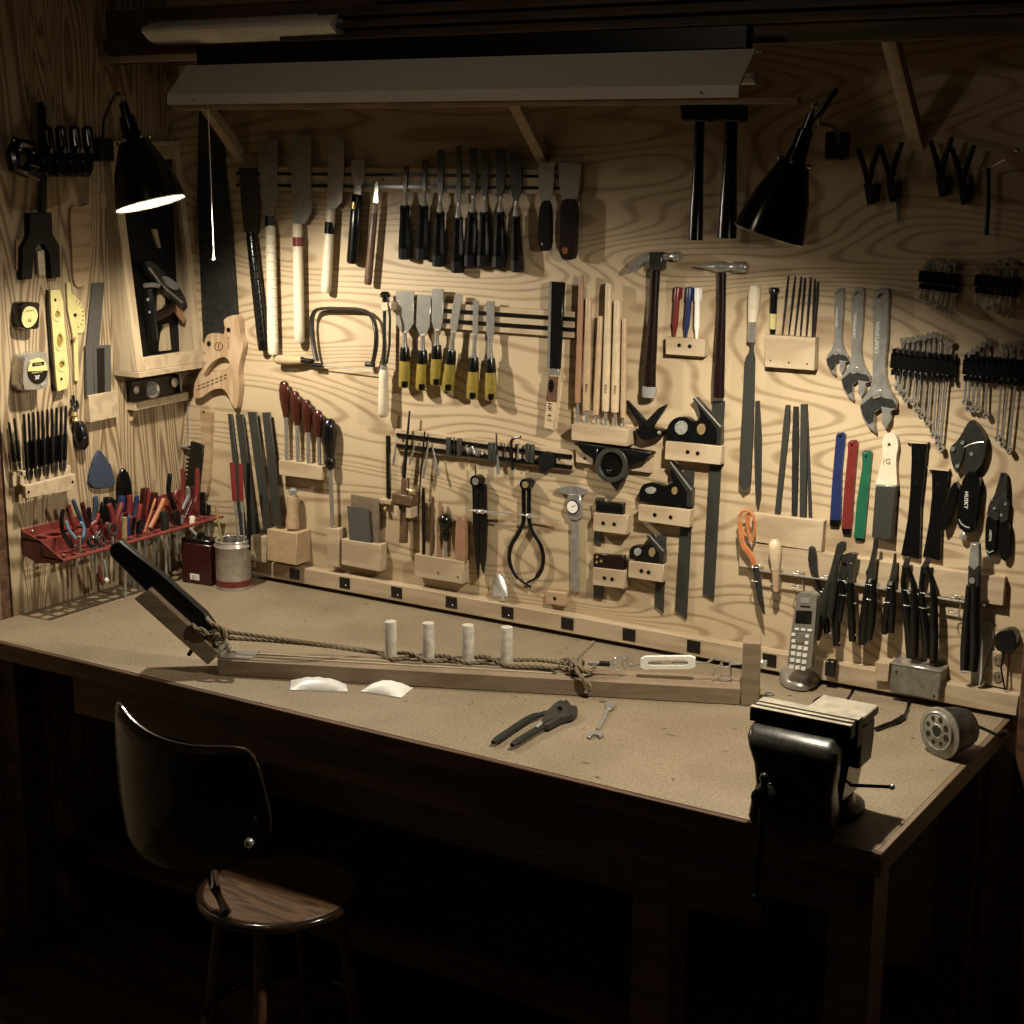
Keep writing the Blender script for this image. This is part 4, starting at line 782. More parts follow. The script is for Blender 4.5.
bt = [(920.8, 297), (925.6, 299), (927.5, 303), (933, 302.5), (938, 307.5), (942, 309.5), (946.5, 311), (951.5, 314)]
rack('small black rack of stubby wrenches above the left long wrench rack', (918, 272), (958, 276), (958, 290), (918, 285), tp, bt, 'stubby wrenches in the left small rack', wl(8, 'in the small rack above the left long wrench rack'), 1.0)
tp = [(980.5, 272), (985.5, 271), (992, 269.5), (998, 263), (1004.5, 264.5), (1009, 260), (1013, 262)]
bt = [(976, 308), (981, 312), (988, 308.5), (994.3, 306), (999.5, 312), (1005, 311), (1009.5, 316)]
rack('small black rack of stubby wrenches at the right edge, high in shadow', (974, 276), (1018, 280), (1018, 294), (974, 289), tp, bt, 'stubby wrenches in the right small rack', wl(7, 'in the small shadowed rack at the right edge'), 1.0)
# ---- locking pliers
K = lambda pts: Z(840, 380, 5.565, pts)
t = Th('locking_pliers', 'large curved jaw locking pliers with black grips lettered HUSKY', 'pliers')
t.p('upper_jaw', G().pw(K(sm([(712, 236), (738, 226), (765, 250), (795, 290), (812, 345), (805, 420), (780, 480), (745, 515), (700, 530), (690, 470), (705, 360), (690, 290)], 3)), .004, .020, B, .001), 'darksteel')
t.p('lower_jaw', G().pw(K(sm([(705, 250), (700, 320), (690, 400), (665, 480), (650, 520), (625, 470), (612, 400), (618, 370), (660, 330)], 3)), .004, .017, B, .001), 'darksteel')
for c in ((730, 412), (652, 480), (680, 350), (628, 385)): t.p('rivet', G().disc(K([c])[0], 2.0, .017, .0225, B, 10), 'chrome')
t.p('jaw_highlight_ridge', G().tb(K([(690, 375), (720, 360), (760, 348), (800, 345)]), .8, .021), 'satin')  # satin bar laid on the jaw in place of its highlight
gr = t.p('grip', G().pw(K(sm([(700, 520), (745, 512), (775, 560), (770, 650), (758, 760), (735, 850), (690, 845), (655, 810), (655, 720), (665, 620)], 3)), -.0003, .024, B, .0025), 'black')
g = G(); text(g, 'HUSKY', B(*K([(702, 668)])[0], .0245), (.02, 0, -1), (1, 0, .02), .0085); t.p('lettering', g, 'paper', gr)
t.p('grip_stripe', G().tb(K([(662, 775), (675, 800), (700, 818), (722, 822)]), .9, .0245), 'greyrub', gr)
t.p('grip', G().pw(K(sm([(640, 570), (655, 600), (640, 690), (610, 780), (588, 830), (566, 838), (568, 780), (590, 700), (615, 600)], 3)), .002, .022, B, .002), 'black')
t.p('release_lever', G().pw(K([(645, 600), (662, 600), (640, 730), (628, 720)]), .004, .012), 'steel')
t.p('adjusting_screw', G().lb(*K([(700, 840), (680, 885)]), [(0, 1.5), (.3, 2), (.5, 4), (1, 3.6)], .012), 'chrome'); t.done()
t = Th('locking_pliers', 'small long nose locking pliers lettered HUSKY at the right edge', 'pliers')
t.p('upper_jaw', G().pw(K([(908, 518), (922, 522), (930, 600), (925, 660), (940, 690), (930, 780), (890, 800), (885, 680), (895, 600)]), .004, .016, B, .001), 'darksteel')
t.p('lower_jaw', G().pw(K([(892, 518), (905, 518), (892, 640), (882, 680), (885, 780), (850, 790), (815, 750), (828, 690), (862, 640)]), .004, .014, B, .001), 'darksteel')
for c in ((858, 715), (897, 752), (842, 668), (920, 690)): t.p('rivet', G().disc(K([c])[0], 1.5, .014, .018, B, 10), 'chrome')
gr = t.p('grip', G().pw(K(sm([(818, 760), (850, 780), (875, 790), (868, 880), (858, 965), (835, 975), (812, 960), (808, 860)], 3)), -.0003, .020, B, .002), 'black')
g = G(); text(g, 'HUSKY', B(*K([(838, 865)])[0], .0205), (0, 0, 1), (-1, 0, 0), .0055); t.p('lettering', g, 'paper', gr)
t.p('grip_stripe', G().tb(K([(812, 945), (830, 962), (855, 950)]), .8, .0205), 'greyrub', gr)
t.p('grip', G().pw(K(sm([(890, 800), (935, 790), (945, 860), (940, 960), (925, 1008), (895, 990), (880, 900)], 3)), .002, .016, B, .002), 'black')
t.p('adjusting_screw', G().lb(*K([(828, 972), (826, 1000)]), [(0, 1.5), (.5, 2.4), (1, 2.4)], .010), 'steel'); t.done()
# ---- plier rail
K = lambda pts: Z(800, 520, 4.571, pts)
t = Th('plier_rail', 'long wooden board with chrome wire rod and double rings for pliers', 'tool rail')
t.p('board', G().pw([(739, 541.5), (1004.5, 578), (1003, 606), (739, 566.5)], -.0003, .020, B, .001), 'trimw')
t.p('rod', G().tb([(752, 569.5, .035), (845, 582.5, .035), (985, 605.5, .035)], 1.1, .035), 'chrome')
ringm = []
for x in (757, 776, 798, 826, 845, 872, 890, 909, 925, 955, 975):
    y = 560 + (x-745)*.155
    g = G(); c = B(x, y+9, .03)
    for dz in (.012, -.022):
        g.tube([(c.x+.011*math.cos(2*math.pi*i/14), -.034-.011*math.sin(2*math.pi*i/14), c.z+dz) for i in range(14)], .0011, 6, True)
    g.tube([(c.x+.012, -.030, c.z+.014), (c.x+.012, -.030, c.z-.024)], .001, 6)
    g.tube([(c.x+.012, -.0195, c.z+.013), (c.x+.012, -.030, c.z+.013)], .001, 6)
    t.p('ring_holder', g, 'chrome')
t.done()
t = Th('scissors', 'orange handled scissors hanging in the left ring of the rail', 'scissors')
K5 = lambda pts: Z(720, 380, 5.12, pts)
t.p('handle_loop', G().tb(K5([(98, 700), (112, 672), (138, 668), (150, 690), (146, 740), (150, 790), (134, 800), (112, 760)]), 1.5, .036, closed=True), 'orange')
t.p('handle_loop', G().tb(K5([(132, 690), (150, 672), (172, 695), (180, 740), (178, 790), (165, 830), (148, 800), (140, 750)]), 1.5, .040, closed=True), 'orange')
t.p('handle_shank', G().tb(K5([(96, 730), (104, 800), (120, 850), (160, 900), (178, 950)]), [1.6, 2.4, 3.4, 3.6, 2.4], .038, sq=.6), 'orange')
t.p('blade', G().pw([(752.2, 565), (756.4, 565), (761, 598), (764.6, 614.8), (762.5, 613), (757, 598)], .036, .038), 'darksteel')
t.p('blade', G().pw([(754.2, 565), (758.4, 565), (763.4, 600), (765, 614.8), (760, 600)], .0385, .0405), 'darksteel'); t.done()
t = Th('awl', 'awl with pale wooden handle hanging in the second ring of the rail', 'awl')
t.p('handle', G().lb((774.7, 539.5), (775.8, 569), [(0, 3), (.1, 5.8), (.3, 6.8), (.7, 5.6), (1, 4.4)], .038), 'beech_pale')
t.p('ferrule', G().lb((775.8, 568), (776, 591), [(0, 4.2), (1, 3)], .038), 'beech'); t.done()
K = lambda pts: Z(780, 540, 8.53, pts)
def pliers(lab, jaws, hands, jm='darksteel', hm='black', bands=(), w=.034, extra=None, jw=.008):
    t = Th('pliers', lab, 'pliers', 'pliers hanging in the ring holders of the rail')
    for i, j in enumerate(jaws): t.p('jaw', G().pw(j, w-jw/2+i*.001, w+jw/2+i*.001, B, .0008), jm)
    for i, (pts, r) in enumerate(hands):
        h = t.p('handle', G().tb([(p[0], p[1], w+.003*i) for p in pts], r, w, seg=10, sq=.8), hm)
    for a, b, r in bands: t.p('grip_band', G().lb(a, b, [(0, r), (1, r)], w+.002, sq=.8), 'greyrub')
    for c in extra or []: t.p('pivot', G().disc(c, 2., w+.004, w+.008, B, 10), 'steel')
    t.done()
pliers('slim pliers with bright tip in the fourth ring, behind the phone', [K([(245, 62), (268, 52), (292, 70), (308, 130), (312, 230), (320, 300), (296, 320), (262, 260), (236, 170)])],
       [(K([(300, 310), (330, 400), (360, 480), (385, 640), (400, 790)]), [2.6, 3.0, 3.6, 4.2, 3.6])], bands=[(K([(358, 800)])[0], K([(438, 796)])[0], 1.0)], w=.030)
pliers('slip joint pliers with long grey green handle crossing left', [K([(485, 35), (525, 10), (560, 25), (556, 90), (520, 130), (488, 240), (440, 350), (402, 350), (440, 220), (470, 100)])],
       [(K([(430, 340), (400, 470), (360, 620), (310, 850)]), [3.0, 5.4, 5.4, 3.6]), (K([(480, 250), (455, 420), (440, 560), (420, 660)]), [2.5, 3.0, 3.6, 3.])], hm='grip', w=.046)
pliers('pliers with black handles in the fifth ring beside the slip joint pair', [K([(525, 190), (560, 170), (575, 240), (560, 330), (500, 360), (500, 300)])],
       [(K([(530, 330), (500, 500), (480, 700), (480, 900)]), [3.4, 4.2, 4.6, 4.0]), (K([(520, 330), (540, 430), (520, 560), (500, 700)]), [2.5, 3.0, 3.4, 3.2])], bands=[(K([(448, 876)])[0], K([(514, 880)])[0], 1.0)], w=.034)
pliers('end cutting pliers with broad square head', [K([(510, 135), (600, 108), (655, 118), (640, 190), (625, 210), (530, 190), (512, 160)]), K([(565, 190), (625, 200), (620, 370), (580, 370)])],
       [(K([(600, 340), (605, 500), (612, 700), (618, 862)]), [3.6, 4.0, 4.4, 3.8])], bands=[(K([(582, 806)])[0], K([(652, 810)])[0], 1.0), (K([(590, 545)])[0], K([(650, 540)])[0], .9)], w=.040, jw=.012)
pliers('long needle nose pliers, longest nose on the rail', [K([(800, -20), (822, -20), (826, 60), (808, 240), (806, 320), (790, 360), (740, 345), (728, 270), (752, 240), (785, 100)])],
       [(K([(770, 330), (740, 500), (715, 700), (702, 890)]), [4.0, 4.6, 5.2, 4.4]), (K([(790, 340), (795, 500), (775, 700), (752, 845)]), [3.2, 4.0, 4.8, 4.2])], bands=[(K([(668, 880)])[0], K([(735, 886)])[0], 1.0), (K([(735, 806)])[0], K([(778, 812)])[0], .9)], w=.036, extra=K([(765, 350)]))
pliers('small needle nose pliers with pointed bright nose', [K([(972, 115), (985, 118), (986, 260), (975, 350), (960, 375), (915, 370), (935, 330), (955, 230)])],
       [(K([(945, 360), (925, 520), (900, 680), (892, 800)]), [3.4, 3.8, 4.0, 3.6]), (K([(962, 360), (962, 500), (955, 650), (945, 790)]), [2.8, 3.4, 3.8, 3.4])], bands=[(K([(862, 796)])[0], K([(918, 800)])[0], .9), (K([(925, 770)])[0], K([(965, 775)])[0], .9)], w=.036, extra=K([(940, 372)]))
K = lambda pts: Z(800, 520, 4.571, pts)
pliers('left of two open legged cutters, with curved black handles', [K([(480, 175), (495, 168), (500, 185), (492, 230), (475, 250), (466, 215)])],
       [(K([(480, 215), (470, 280), (485, 400), (500, 520), (505, 630)]), [3.0, 2.6, 4.4, 5.2, 4.6]), (K([(490, 215), (515, 280), (524, 400), (522, 520), (522, 625)]), [3.0, 2.6, 4.4, 5.0, 4.2])], w=.036)
pliers('right of two open legged cutters, hooked beside its twin', [K([(565, 190), (582, 172), (592, 190), (580, 235), (560, 250), (552, 220)])],
       [(K([(565, 215), (555, 290), (560, 400), (575, 520), (580, 630)]), [3.0, 2.6, 4.2, 4.8, 4.4]), (K([(578, 215), (605, 280), (612, 380), (612, 520), (610, 640)]), [3.0, 2.6, 4.2, 4.8, 4.4])], w=.036, bands=[(K([(586, 433)])[0], K([(622, 433)])[0], .9)])
t = Th('pliers', 'big pliers with bright square nose and long black handles, rightmost on the rail', 'pliers', 'pliers hanging in the ring holders of the rail')
t.p('jaw', G().pw(K([(780, 108), (815, 110), (822, 206), (795, 235), (768, 205)]), .030, .050, B, .002), 'steel')
t.p('jaw_joint', G().pw(K([(768, 206), (820, 210), (818, 310), (765, 300)]), .030, .048, B, .002), 'darksteel'); t.p('pivot', G().disc(K([(785, 278)])[0], 3, .048, .053), 'steel')
t.p('handle', G().tb([(*p, .038) for p in K([(780, 300), (765, 450), (755, 600), (752, 695)])], [4.6, 5, 5.2, 4.4], seg=10, sq=.8), 'black'); t.p('handle', G().tb([(*p, .046) for p in K([(805, 300), (800, 450), (798, 600), (793, 690)])], [4.6, 5, 5.2, 4.4], seg=10, sq=.8), 'black')
for a, b in (((735, 692), (772, 696)), ((782, 662), (806, 664))): t.p('grip_band', G().lb(K([a])[0], K([b])[0], [(0, 1), (1, 1)], .05), 'greyrub')
t.done()
one('pull_saw', 'pale grey saw blade hanging behind the big pliers on the right', 'saw', G().pw(K(sm([(832, 470), (860, 462), (882, 500), (878, 560), (850, 650), (830, 720), (808, 800), (780, 810), (790, 700), (815, 580)], 3)), -.0003, .006), 'greypaint')
# outlet, junction box, wood cleats
t = Th('wall_outlet', 'dim double outlet plate on the tool wall at the right end', 'outlet')
pl = t.p('cover_plate', G().pw([(990, 651), (1008.5, 653), (1006, 688.5), (988, 685)], -.0003, .006, B, .001), 'trimw')
for y in (660, 677):
    r_ = t.p('receptacle', G().pw(circ(998.3-(y-660)*.05, y, 5.5, 5.5, 14), .006, .0085), 'brownish')
    for dx in (-2, 2): t.p('slot', G().pw([(998-(y-660)*.05+dx-.5, y-2), (998-(y-660)*.05+dx+.5, y-2), (998-(y-660)*.05+dx+.5, y+1.5), (998-(y-660)*.05+dx-.5, y+1.5)], .0086, .009), 'black', r_)
t.done()
t = Th('power_adapter', 'black power adapter plugged in above the outlet plate', 'power adapter'); t.p('adapter_body', G().pw(sm([(996, 634), (1010, 630), (1016, 638), (1014, 651), (1000, 652), (994, 645)], 3), -.0003, .035, B, .002), 'black'); t.p('adapter_cord', G().tb([(1004, 651, .02), (1001, 668, .03), (1005, 690, .02)], 1.0), 'black'); t.done()
t = Th('metal_box', 'grey metal junction box standing on the bench against the wall', 'junction box')
c0, c1 = B(893, 693, .03), B(942, 700, .03); z0, z1 = HB+.001, B(893, 663, .055).z
bx_ = t.p('box_body', G().aabb(c0.x, c1.x, -.052, -.001, max(z0, B(893, 693, .052).z), z1, .003), 'boxgrey')
for c in ((c0.x+.012, z1-.02), (c1.x-.012, z0+.03)): t.p('screw', G().tube([(c[0], -.0521, c[1]), (c[0], -.0535, c[1])], .0025, 8), 'iron', bx_)
t.p('lid_edge', G().aabb(c0.x-.001, c1.x+.001, -.0535, 0, z1-.004, z1+.001, .001), 'satin'); t.done()
block('small wooden cleat between the cables and the grey junction box', (875, 662), (889, 664), (888, 682), (875, 681), .045, name='wooden_cleat', grp=None, cat='wood block')
# ================================================================== left wall
t = Th('wall_cabinet', 'small pale wooden open cabinet with sloping front hung beside the corner', 'cabinet')
a = L(137, 372, .088); b = L(205, 359, .088); ya, yb = a.y, b.y; z0, z1 = a.z, a.z+.60
def cw(z): return .088 - (z-z0)*.11
def cfr(y0, y1, za, zb_, th=.016):
    return G().prism([V((cw(za), y0, za)), V((cw(za), y1, za)), V((cw(zb_), y1, zb_)), V((cw(zb_), y0, zb_))], (-th, 0, 0), .001)
for y in (ya, yb-.014): t.p('side_panel', G().prism([V((0.001, y, z0)), V((cw(z0)-.0165, y, z0)), V((cw(z1)-.0165, y, z1)), V((.001, y, z1))], (0, .014, 0), .0008), 'pinev')
t.p('bottom_board', G().prism([V((0.001, ya-.002, z0-.016)), V((.098, ya-.002, z0-.016)), V((.098, yb+.002, z0-.016)), V((.001, yb+.002, z0-.016))], (0, 0, .0155), .001), 'pine')
t.p('top_board', G().aabb(.001, .03, ya-.002, yb+.002, z1, z1+.014, .001), 'pine')
t.p('face_frame', cfr(ya, ya+.030, z0, z1), 'pinev'); t.p('face_frame', cfr(yb-.022, yb, z0, z1), 'pinev'); t.p('face_frame', cfr(ya+.030, yb-.022, z0, z0+.035), 'pine'); t.p('face_frame', cfr(ya+.030, yb-.022, z1-.035, z1), 'pine')
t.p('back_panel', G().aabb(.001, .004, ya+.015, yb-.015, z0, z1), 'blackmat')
for y, zz in ((ya+.004, z0+.04), (ya+.004, z0+.22)): pass
t.done()
def LW(y, z, x): return V((x, y, z))
K = lambda pts: Z(90, 220, 6.4, pts)
t = Th('block_plane', 'grey metal spokeshave lying slantwise inside the open wall cabinet', 'hand tool')
t.p('body', G().pw(K(sm([(360, 262), (395, 262), (470, 330), (560, 420), (610, 500), (615, 540), (560, 535), (480, 440), (400, 360), (362, 300)], 3)), .035, .055, L, .002), 'darksteel')
t.p('edge', G().pw(K([(372, 310), (385, 305), (470, 420), (600, 525), (590, 535), (480, 440)]), .0552, .060, L), 'satin')
t.p('lever', G().pw(K(sm([(480, 360), (540, 390), (570, 430), (550, 450), (500, 420)], 3)), .0552, .066, L, .001), 'steel'); t.done()
t = Th('drawknife', 'dark tool with pointed reddish tip hanging under the spokeshave in the cabinet', 'hand tool')
t.p('blade', G().pw(K([(520, 545), (545, 540), (600, 590), (618, 640), (600, 662), (575, 630)]), .035, .042, L, .001), 'redwood'); t.p('handle', G().tb([(*p, .04) for p in K([(380, 640), (480, 590), (530, 555)])], 5, sf=L), 'rosewood'); t.done()
t = Th('plumb_weight', 'dark knobbed tool with bright dots standing at the left inside the cabinet', 'hand tool')
t.p('body', G().tb([(*p, .04) for p in K([(370, 440), (375, 540), (385, 640), (400, 760)])], [5, 7, 6, 6], sf=L), 'japan'); t.p('knob', G().ball(L(*K([(380, 590)])[0], .055), .004, 8), 'chrome'); t.p('knob', G().ball(L(*K([(370, 510)])[0], .052), .005, 8), 'steel'); t.p('arm', G().tb([(*p, .045) for p in K([(350, 420), (400, 415), (440, 420)])], 2.5, sf=L), 'steel'); t.done()
for pts, lab in ((K([(440, 430), (480, 440), (480, 540), (440, 590)]), 'short pale wooden slip seen beside the slanting tool in the cabinet'), (K([(470, 670), (505, 660), (520, 830), (450, 840)]), 'pale wooden slip standing at the bottom of the open cabinet'), (K([(400, 60), (430, 60), (455, 180), (440, 180)]), 'thin pale stick high inside the open cabinet')):
    one('wooden_slip', lab, 'wooden slip', G().pw(pts, .006, .014, L), 'pinev', 'wooden slips in the cabinet')
# shelf with black box level
t = Th('small_shelf', 'small pale wooden shelf under the open cabinet', 'shelf')
t.p('shelf_board', G().pw([(135.5, 403), (188.7, 392), (188.7, 400), (135.5, 411)], -.0003, .034, L, .001), 'pine'); t.p('bracket', G().pw([(134, 411), (139, 410), (132, 421)], .0, .012, L), 'stud'); t.done()
t = Th('spirit_level', 'black box level with round chrome vials on the small shelf', 'level')
t.p('body', G().pw([(131.5, 381.5), (179, 374), (181, 393), (133, 402)], .004, .024, L, .001), 'black')
t.p('vial', G().lb((151, 390, .024), (151.8, 390, .036), [(0, 9), (.7, 8.4), (.8, 6), (1, 5)], sf=L, seg=18), 'chrome'); t.p('vial', G().disc((134.5+2, 390), 3.6, .0242, .028, L), 'satin'); t.p('vial', G().disc((175, 382.5), 4.6, .0242, .030, L), 'chrome'); t.done()
# tape measures
K = lambda pts: Z(0, 280, 8.53, pts)
t = Th('tape_measure', 'black tape measure with yellow oval badge, upper of the two', 'tape measure')
b_ = t.p('case', G().pw(K(sm([(190, 195), (320, 192), (338, 210), (330, 300), (336, 400), (300, 418), (190, 405), (180, 300)], 2)), -.0003, .036, L, .003), 'black')
t.p('badge', G().pw(K(sm([(255, 225), (300, 240), (322, 290), (310, 350), (265, 400), (215, 402), (187, 350), (195, 280), (225, 235)], 3)), .0362, .038, L), 'yellow', b_, 'yellow oval badge')
g = G(); o = L(*K([(257, 262)])[0], .0383); yd = V((0, 1, -.0)); text(g, 'STANLEY', o, yd, (0, 0, 1), .0045); text(g, '16', L(*K([(250, 345)])[0], .0383), yd, (0, 0, 1), .009); t.p('lettering', g, 'black', b_)
t.p('tape_hook', G().pw(K([(190, 404), (215, 406), (215, 420), (190, 418)]), .01, .03, L), 'steel'); t.done()
t = Th('tape_measure', 'larger chrome tape measure with round black and yellow badge numbered 30', 'tape measure')
b_ = t.p('case', G().pw(K(sm([(208, 665), (240, 640), (370, 612), (405, 640), (415, 760), (408, 900), (380, 925), (205, 945), (198, 800)], 2)), -.0003, .046, L, .004), 'satin')
bd = t.p('badge', G().pw(K(circ(322, 775, 84, 112, 24)), .0462, .048, L), 'black', b_)
t.p('badge_top', G().pw(K([(322+84*math.cos(a_), 775-112*math.sin(a_)-4*math.cos(a_)) for a_ in [math.pi*i/12 for i in range(13)]]), .0481, .0488, L), 'yellow', bd, 'yellow upper half')
t.p('name_plate', G().pw(K([(276, 708), (378, 694), (378, 724), (276, 740)]), .0489, .0493, L), 'black', bd)
g = G(); text(g, 'STANLEY', L(*K([(327, 717)])[0], .0496), (0, 1, 0), (0, 0, 1), .0042); t.p('lettering', g, 'yellow', bd)
g = G(); text(g, 'PowerLock', L(*K([(318, 785)])[0], .0484), (0, 1, 0), (0, 0, 1), .0055); t.p('lettering', g, 'yellow', bd)
g = G(); text(g, "30'", L(*K([(318, 832)])[0], .0484), (0, 1, 0), (0, 0, 1), .0105); t.p('number', g, 'paper', bd)
t.p('tape_hook', G().pw(K([(350, 895), (392, 868), (396, 880), (360, 910)]), .0465, .0485, L), 'chrome'); t.done()
# level, bevel protractor
t = Th('torpedo_level', 'upright yellow torpedo level with three vials and black side', 'level')
out = K([(430, 88), (512, 80), (538, 190), (552, 400), (575, 640), (592, 812), (572, 925), (492, 950), (480, 850), (462, 600), (440, 300)])
t.p('core', G().pw([(x-.6, y) for x, y in out], -.0003, .018, L), 'black')
hs = [K(circ(490, 295, 22, 34, 10)), K(circ(510, 520, 26, 62, 10)), K(circ(527, 725, 24, 34, 10))]
fc = t.p('face', G().pw(out, .0182, .024, L, 0, hs), 'yellow')
for h_, (cx_, cy_, rx_, ry_) in zip(hs, ((490, 295, 30, 48), (510, 520, 34, 76), (527, 725, 32, 48))):
    t.p('vial', G().pw(h_, .0183, .0195, L), 'amber'); t.p('vial_rim', G().pw(K(circ(cx_, cy_, rx_+8, ry_+10, 12)), .0241, .0255, L, 0, [K(circ(cx_, cy_, rx_, ry_, 12))]), 'yellow', fc)
for c in ((472, 170), (525, 845)): t.p('hang_hole', G().disc(K([c])[0], 1.6, .0241, .0246, L, 10), 'black', fc)
t.done()
t = Th('bevel_protractor', 'thin yellow protractor with half round scale beside the torpedo level', 'protractor')
t.p('arm', G().pw(K([(570, 25), (600, 20), (612, 120), (655, 350), (665, 500), (672, 855), (640, 862), (628, 500), (580, 250)]), .004, .009, L), 'yellow')
t.p('scale', G().pw(K(sm([(600, 118), (640, 140), (690, 195), (722, 290), (725, 370), (715, 440), (665, 452), (660, 380), (635, 300), (610, 200)], 3)), -.0003, .0038, L), 'yellow')
t.p('pivot', G().disc(K([(645, 298)])[0], 1.8, .009, .012, L, 12), 'iron'); t.p('thumb_screw', G().disc(K([(640, 500)])[0], 1.8, .009, .016, L, 12), 'brass'); 
g = G()
for i in range(9):
    a_ = -1.15+i*.29; cx_, cy_ = 612, 300
    g.pw(K([(cx_+92*math.cos(a_), cy_+125*math.sin(a_)), (cx_+104*math.cos(a_), cy_+138*math.sin(a_)), (cx_+104*math.cos(a_+.06), cy_+138*math.sin(a_+.06)), (cx_+92*math.cos(a_+.06), cy_+125*math.sin(a_+.06))]), .0039, .0042, L)
t.p('tick', g, 'black'); t.done()
# grey slat, stone holder with stones
one('metal_rule', 'flat grey metal slat leaning above the stone holder', 'ruler', G().pw([(92.5, 283), (104.5, 282.5), (99, 350), (86.2, 352)], .002, .007, L), 'stone')
t = Th('sharpening_stone', 'left narrow grey sharpening stone in the wooden wall holder', 'sharpening stone', 'sharpening stones in the wooden wall holder'); t.p('stone', G().pw([(86.5, 346), (93.5, 345.5), (94, 397), (87, 398)], .004, .014, L, .0008), 'stone'); t.done()
t = Th('sharpening_stone', 'right sharpening stone with black face between grey edges in the wooden wall holder', 'sharpening stone', 'sharpening stones in the wooden wall holder')
t.p('edge', G().pw([(93.8, 346), (111, 345), (111.5, 396), (95, 397.5)], .004, .015, L, .0008), 'stone'); t.p('black_face', G().pw([(97, 348.5), (104.5, 348), (105, 396), (98, 397)], .0152, .0165, L), 'black'); t.done()
one('stone_holder', 'pale wooden box holder on the left wall carrying the sharpening stones', 'tool holder', G().pw([(89, 395.5), (117.6, 390.5), (117.6, 417), (90.2, 422.8)], -.0003, .020, L, .001), 'pine')
# drill bit rack
t = Th('bit_rack', 'pale wooden comb rack with two screws on the left wall', 'tool holder')
K = lambda pts: Z(0, 390, 9.31, pts)
b_ = t.p('front_rail', G().pw(K([(238, 895), (702, 778), (714, 925), (240, 1012)]), .028, .042, L, .001), 'pine')
t.p('back_rail', G().pw(K([(118, 768), (660, 700), (664, 850), (120, 900)]), -.0003, .014, L, .001), 'pine')
t.p('end_block', G().pw(K([(190, 800), (240, 800), (240, 900), (190, 880)]), .0141, .0278, L), 'pine')
for c in ((268, 950), (678, 856)): t.p('screw', G().disc(K([c])[0], 1.5, .0421, .043, L, 10), 'iron', b_)
t.done()
nb = ['leftmost', 'second', 'third', 'fourth', 'fifth', 'sixth', 'seventh', 'eighth', 'ninth', 'tenth', 'eleventh', 'twelfth']
for i in range(12):
    if i < 2: a = K([(82+i*50, 300-i*38)])[0]; b = K([(150+i*38, 750)])[0]; w_ = .022
    else:
        j = i-2; a = K([(222+j*43.5, 222-j*8.5)])[0]; b = K([(258+j*38, 850-j*9.5)])[0]; w_ = .022 if i % 2 else .034
    dx = (b[0]-a[0]); dy = b[1]-a[1]
    P_ = lambda f: (a[0]+dx*f, a[1]+dy*f)
    t = Th('spade_bit', ('%s spade bit standing in the comb rack' % nb[i]) if i == 0 else ('%s spade bit from the left in the comb rack' % nb[i]), 'drill bit', 'spade bits in the comb rack on the left wall')
    t.p('shank', G().lb(P_(0), P_(.42), [(0, 1.0), (.1, 1.5), (1, 1.5)], w_, L, 6), 'iron')
    t.p('body', G().lb(P_(.40), P_(.84), [(0, 1.6), (.1, 2.4), (.9, 2.4), (1, 1.4)], w_, L, 6), 'black')
    t.p('point', G().lb(P_(.83), P_(1.0), [(0, 1.4), (.3, 2.0), (.7, 1.4), (1, .2)], w_, L, 6), 'darksteel'); t.done()
t = Th('key_clip', 'black oval torch hanging on a brass swivel clip next to the spade bits', 'key fob')
t.p('fob', G().lb(K([(735, 295)])[0], K([(775, 552)])[0], [(0, 3.5), (.15, 6.2), (.5, 7.6), (.85, 6.5), (1, 3)], .016, L), 'black'); t.p('button', G().ball(L(*K([(785, 448)])[0], .033), .0045, 10), 'slateblue')
t.p('swivel', G().lb(K([(690, 205)])[0], K([(705, 300)])[0], [(0, 2), (.3, 3.6), (.5, 2.2), (.8, 3.4), (1, 2)], .016, L, 8), 'brass'); t.p('clip', G().tb([(*p, .012) for p in K([(680, 50), (690, 110), (665, 170), (690, 210), (725, 160), (715, 100)])], 1.6, sf=L), 'iron'); t.done()
K = lambda pts: Z(0, 280, 4, pts)
t = Th('sanding_pad', 'blue triangular sanding pad stuck on the left wall above the red rack', 'sanding pad')
o_ = K([(398, 681), (403, 683), (425, 712), (446, 745), (456, 785), (462, 818), (440, 828), (405, 833), (372, 830), (357, 812), (364, 765), (380, 715)]); t.p('pad', G().pw(o_, -.0003, .010, L, .001), 'slateblue')
for c in ((372, 742), (440, 740), (425, 818)): t.p('hole', G().disc(K([c])[0], .9, .0101, .0106, L, 8), 'black')
t.done()
one('blade_cover', 'dark pointed leaf shaped tool standing behind the rack beside the blue pad', 'hand tool', G().pw(K(sm([(498, 752), (520, 790), (528, 850), (520, 900), (480, 900), (474, 830), (482, 780)], 3)), .004, .014, L, .002), 'japan')
one('wooden_paddle', 'flat wooden paddle with rounded lower end, high on the left wall', 'paddle', G().pw(sm([(71, 209), (81, 207), (91, 206), (91, 240), (90, 268), (86, 283), (79.5, 287.5), (74, 280), (72, 245)], 3), -.0003, .009, L, .001), 'stud')
one('wooden_card', 'small square wooden board at the far left above the black tape measure', 'board', G().pw([(16, 240), (34, 237), (34, 268), (16, 270)], -.0003, .006, L), 'stud')
one('wooden_card', 'small brownish card beside the cabinet under the left lamp', 'board', G().pw([(100, 192), (114, 190), (114, 207), (101, 209)], -.0003, .004, L), 'stud')
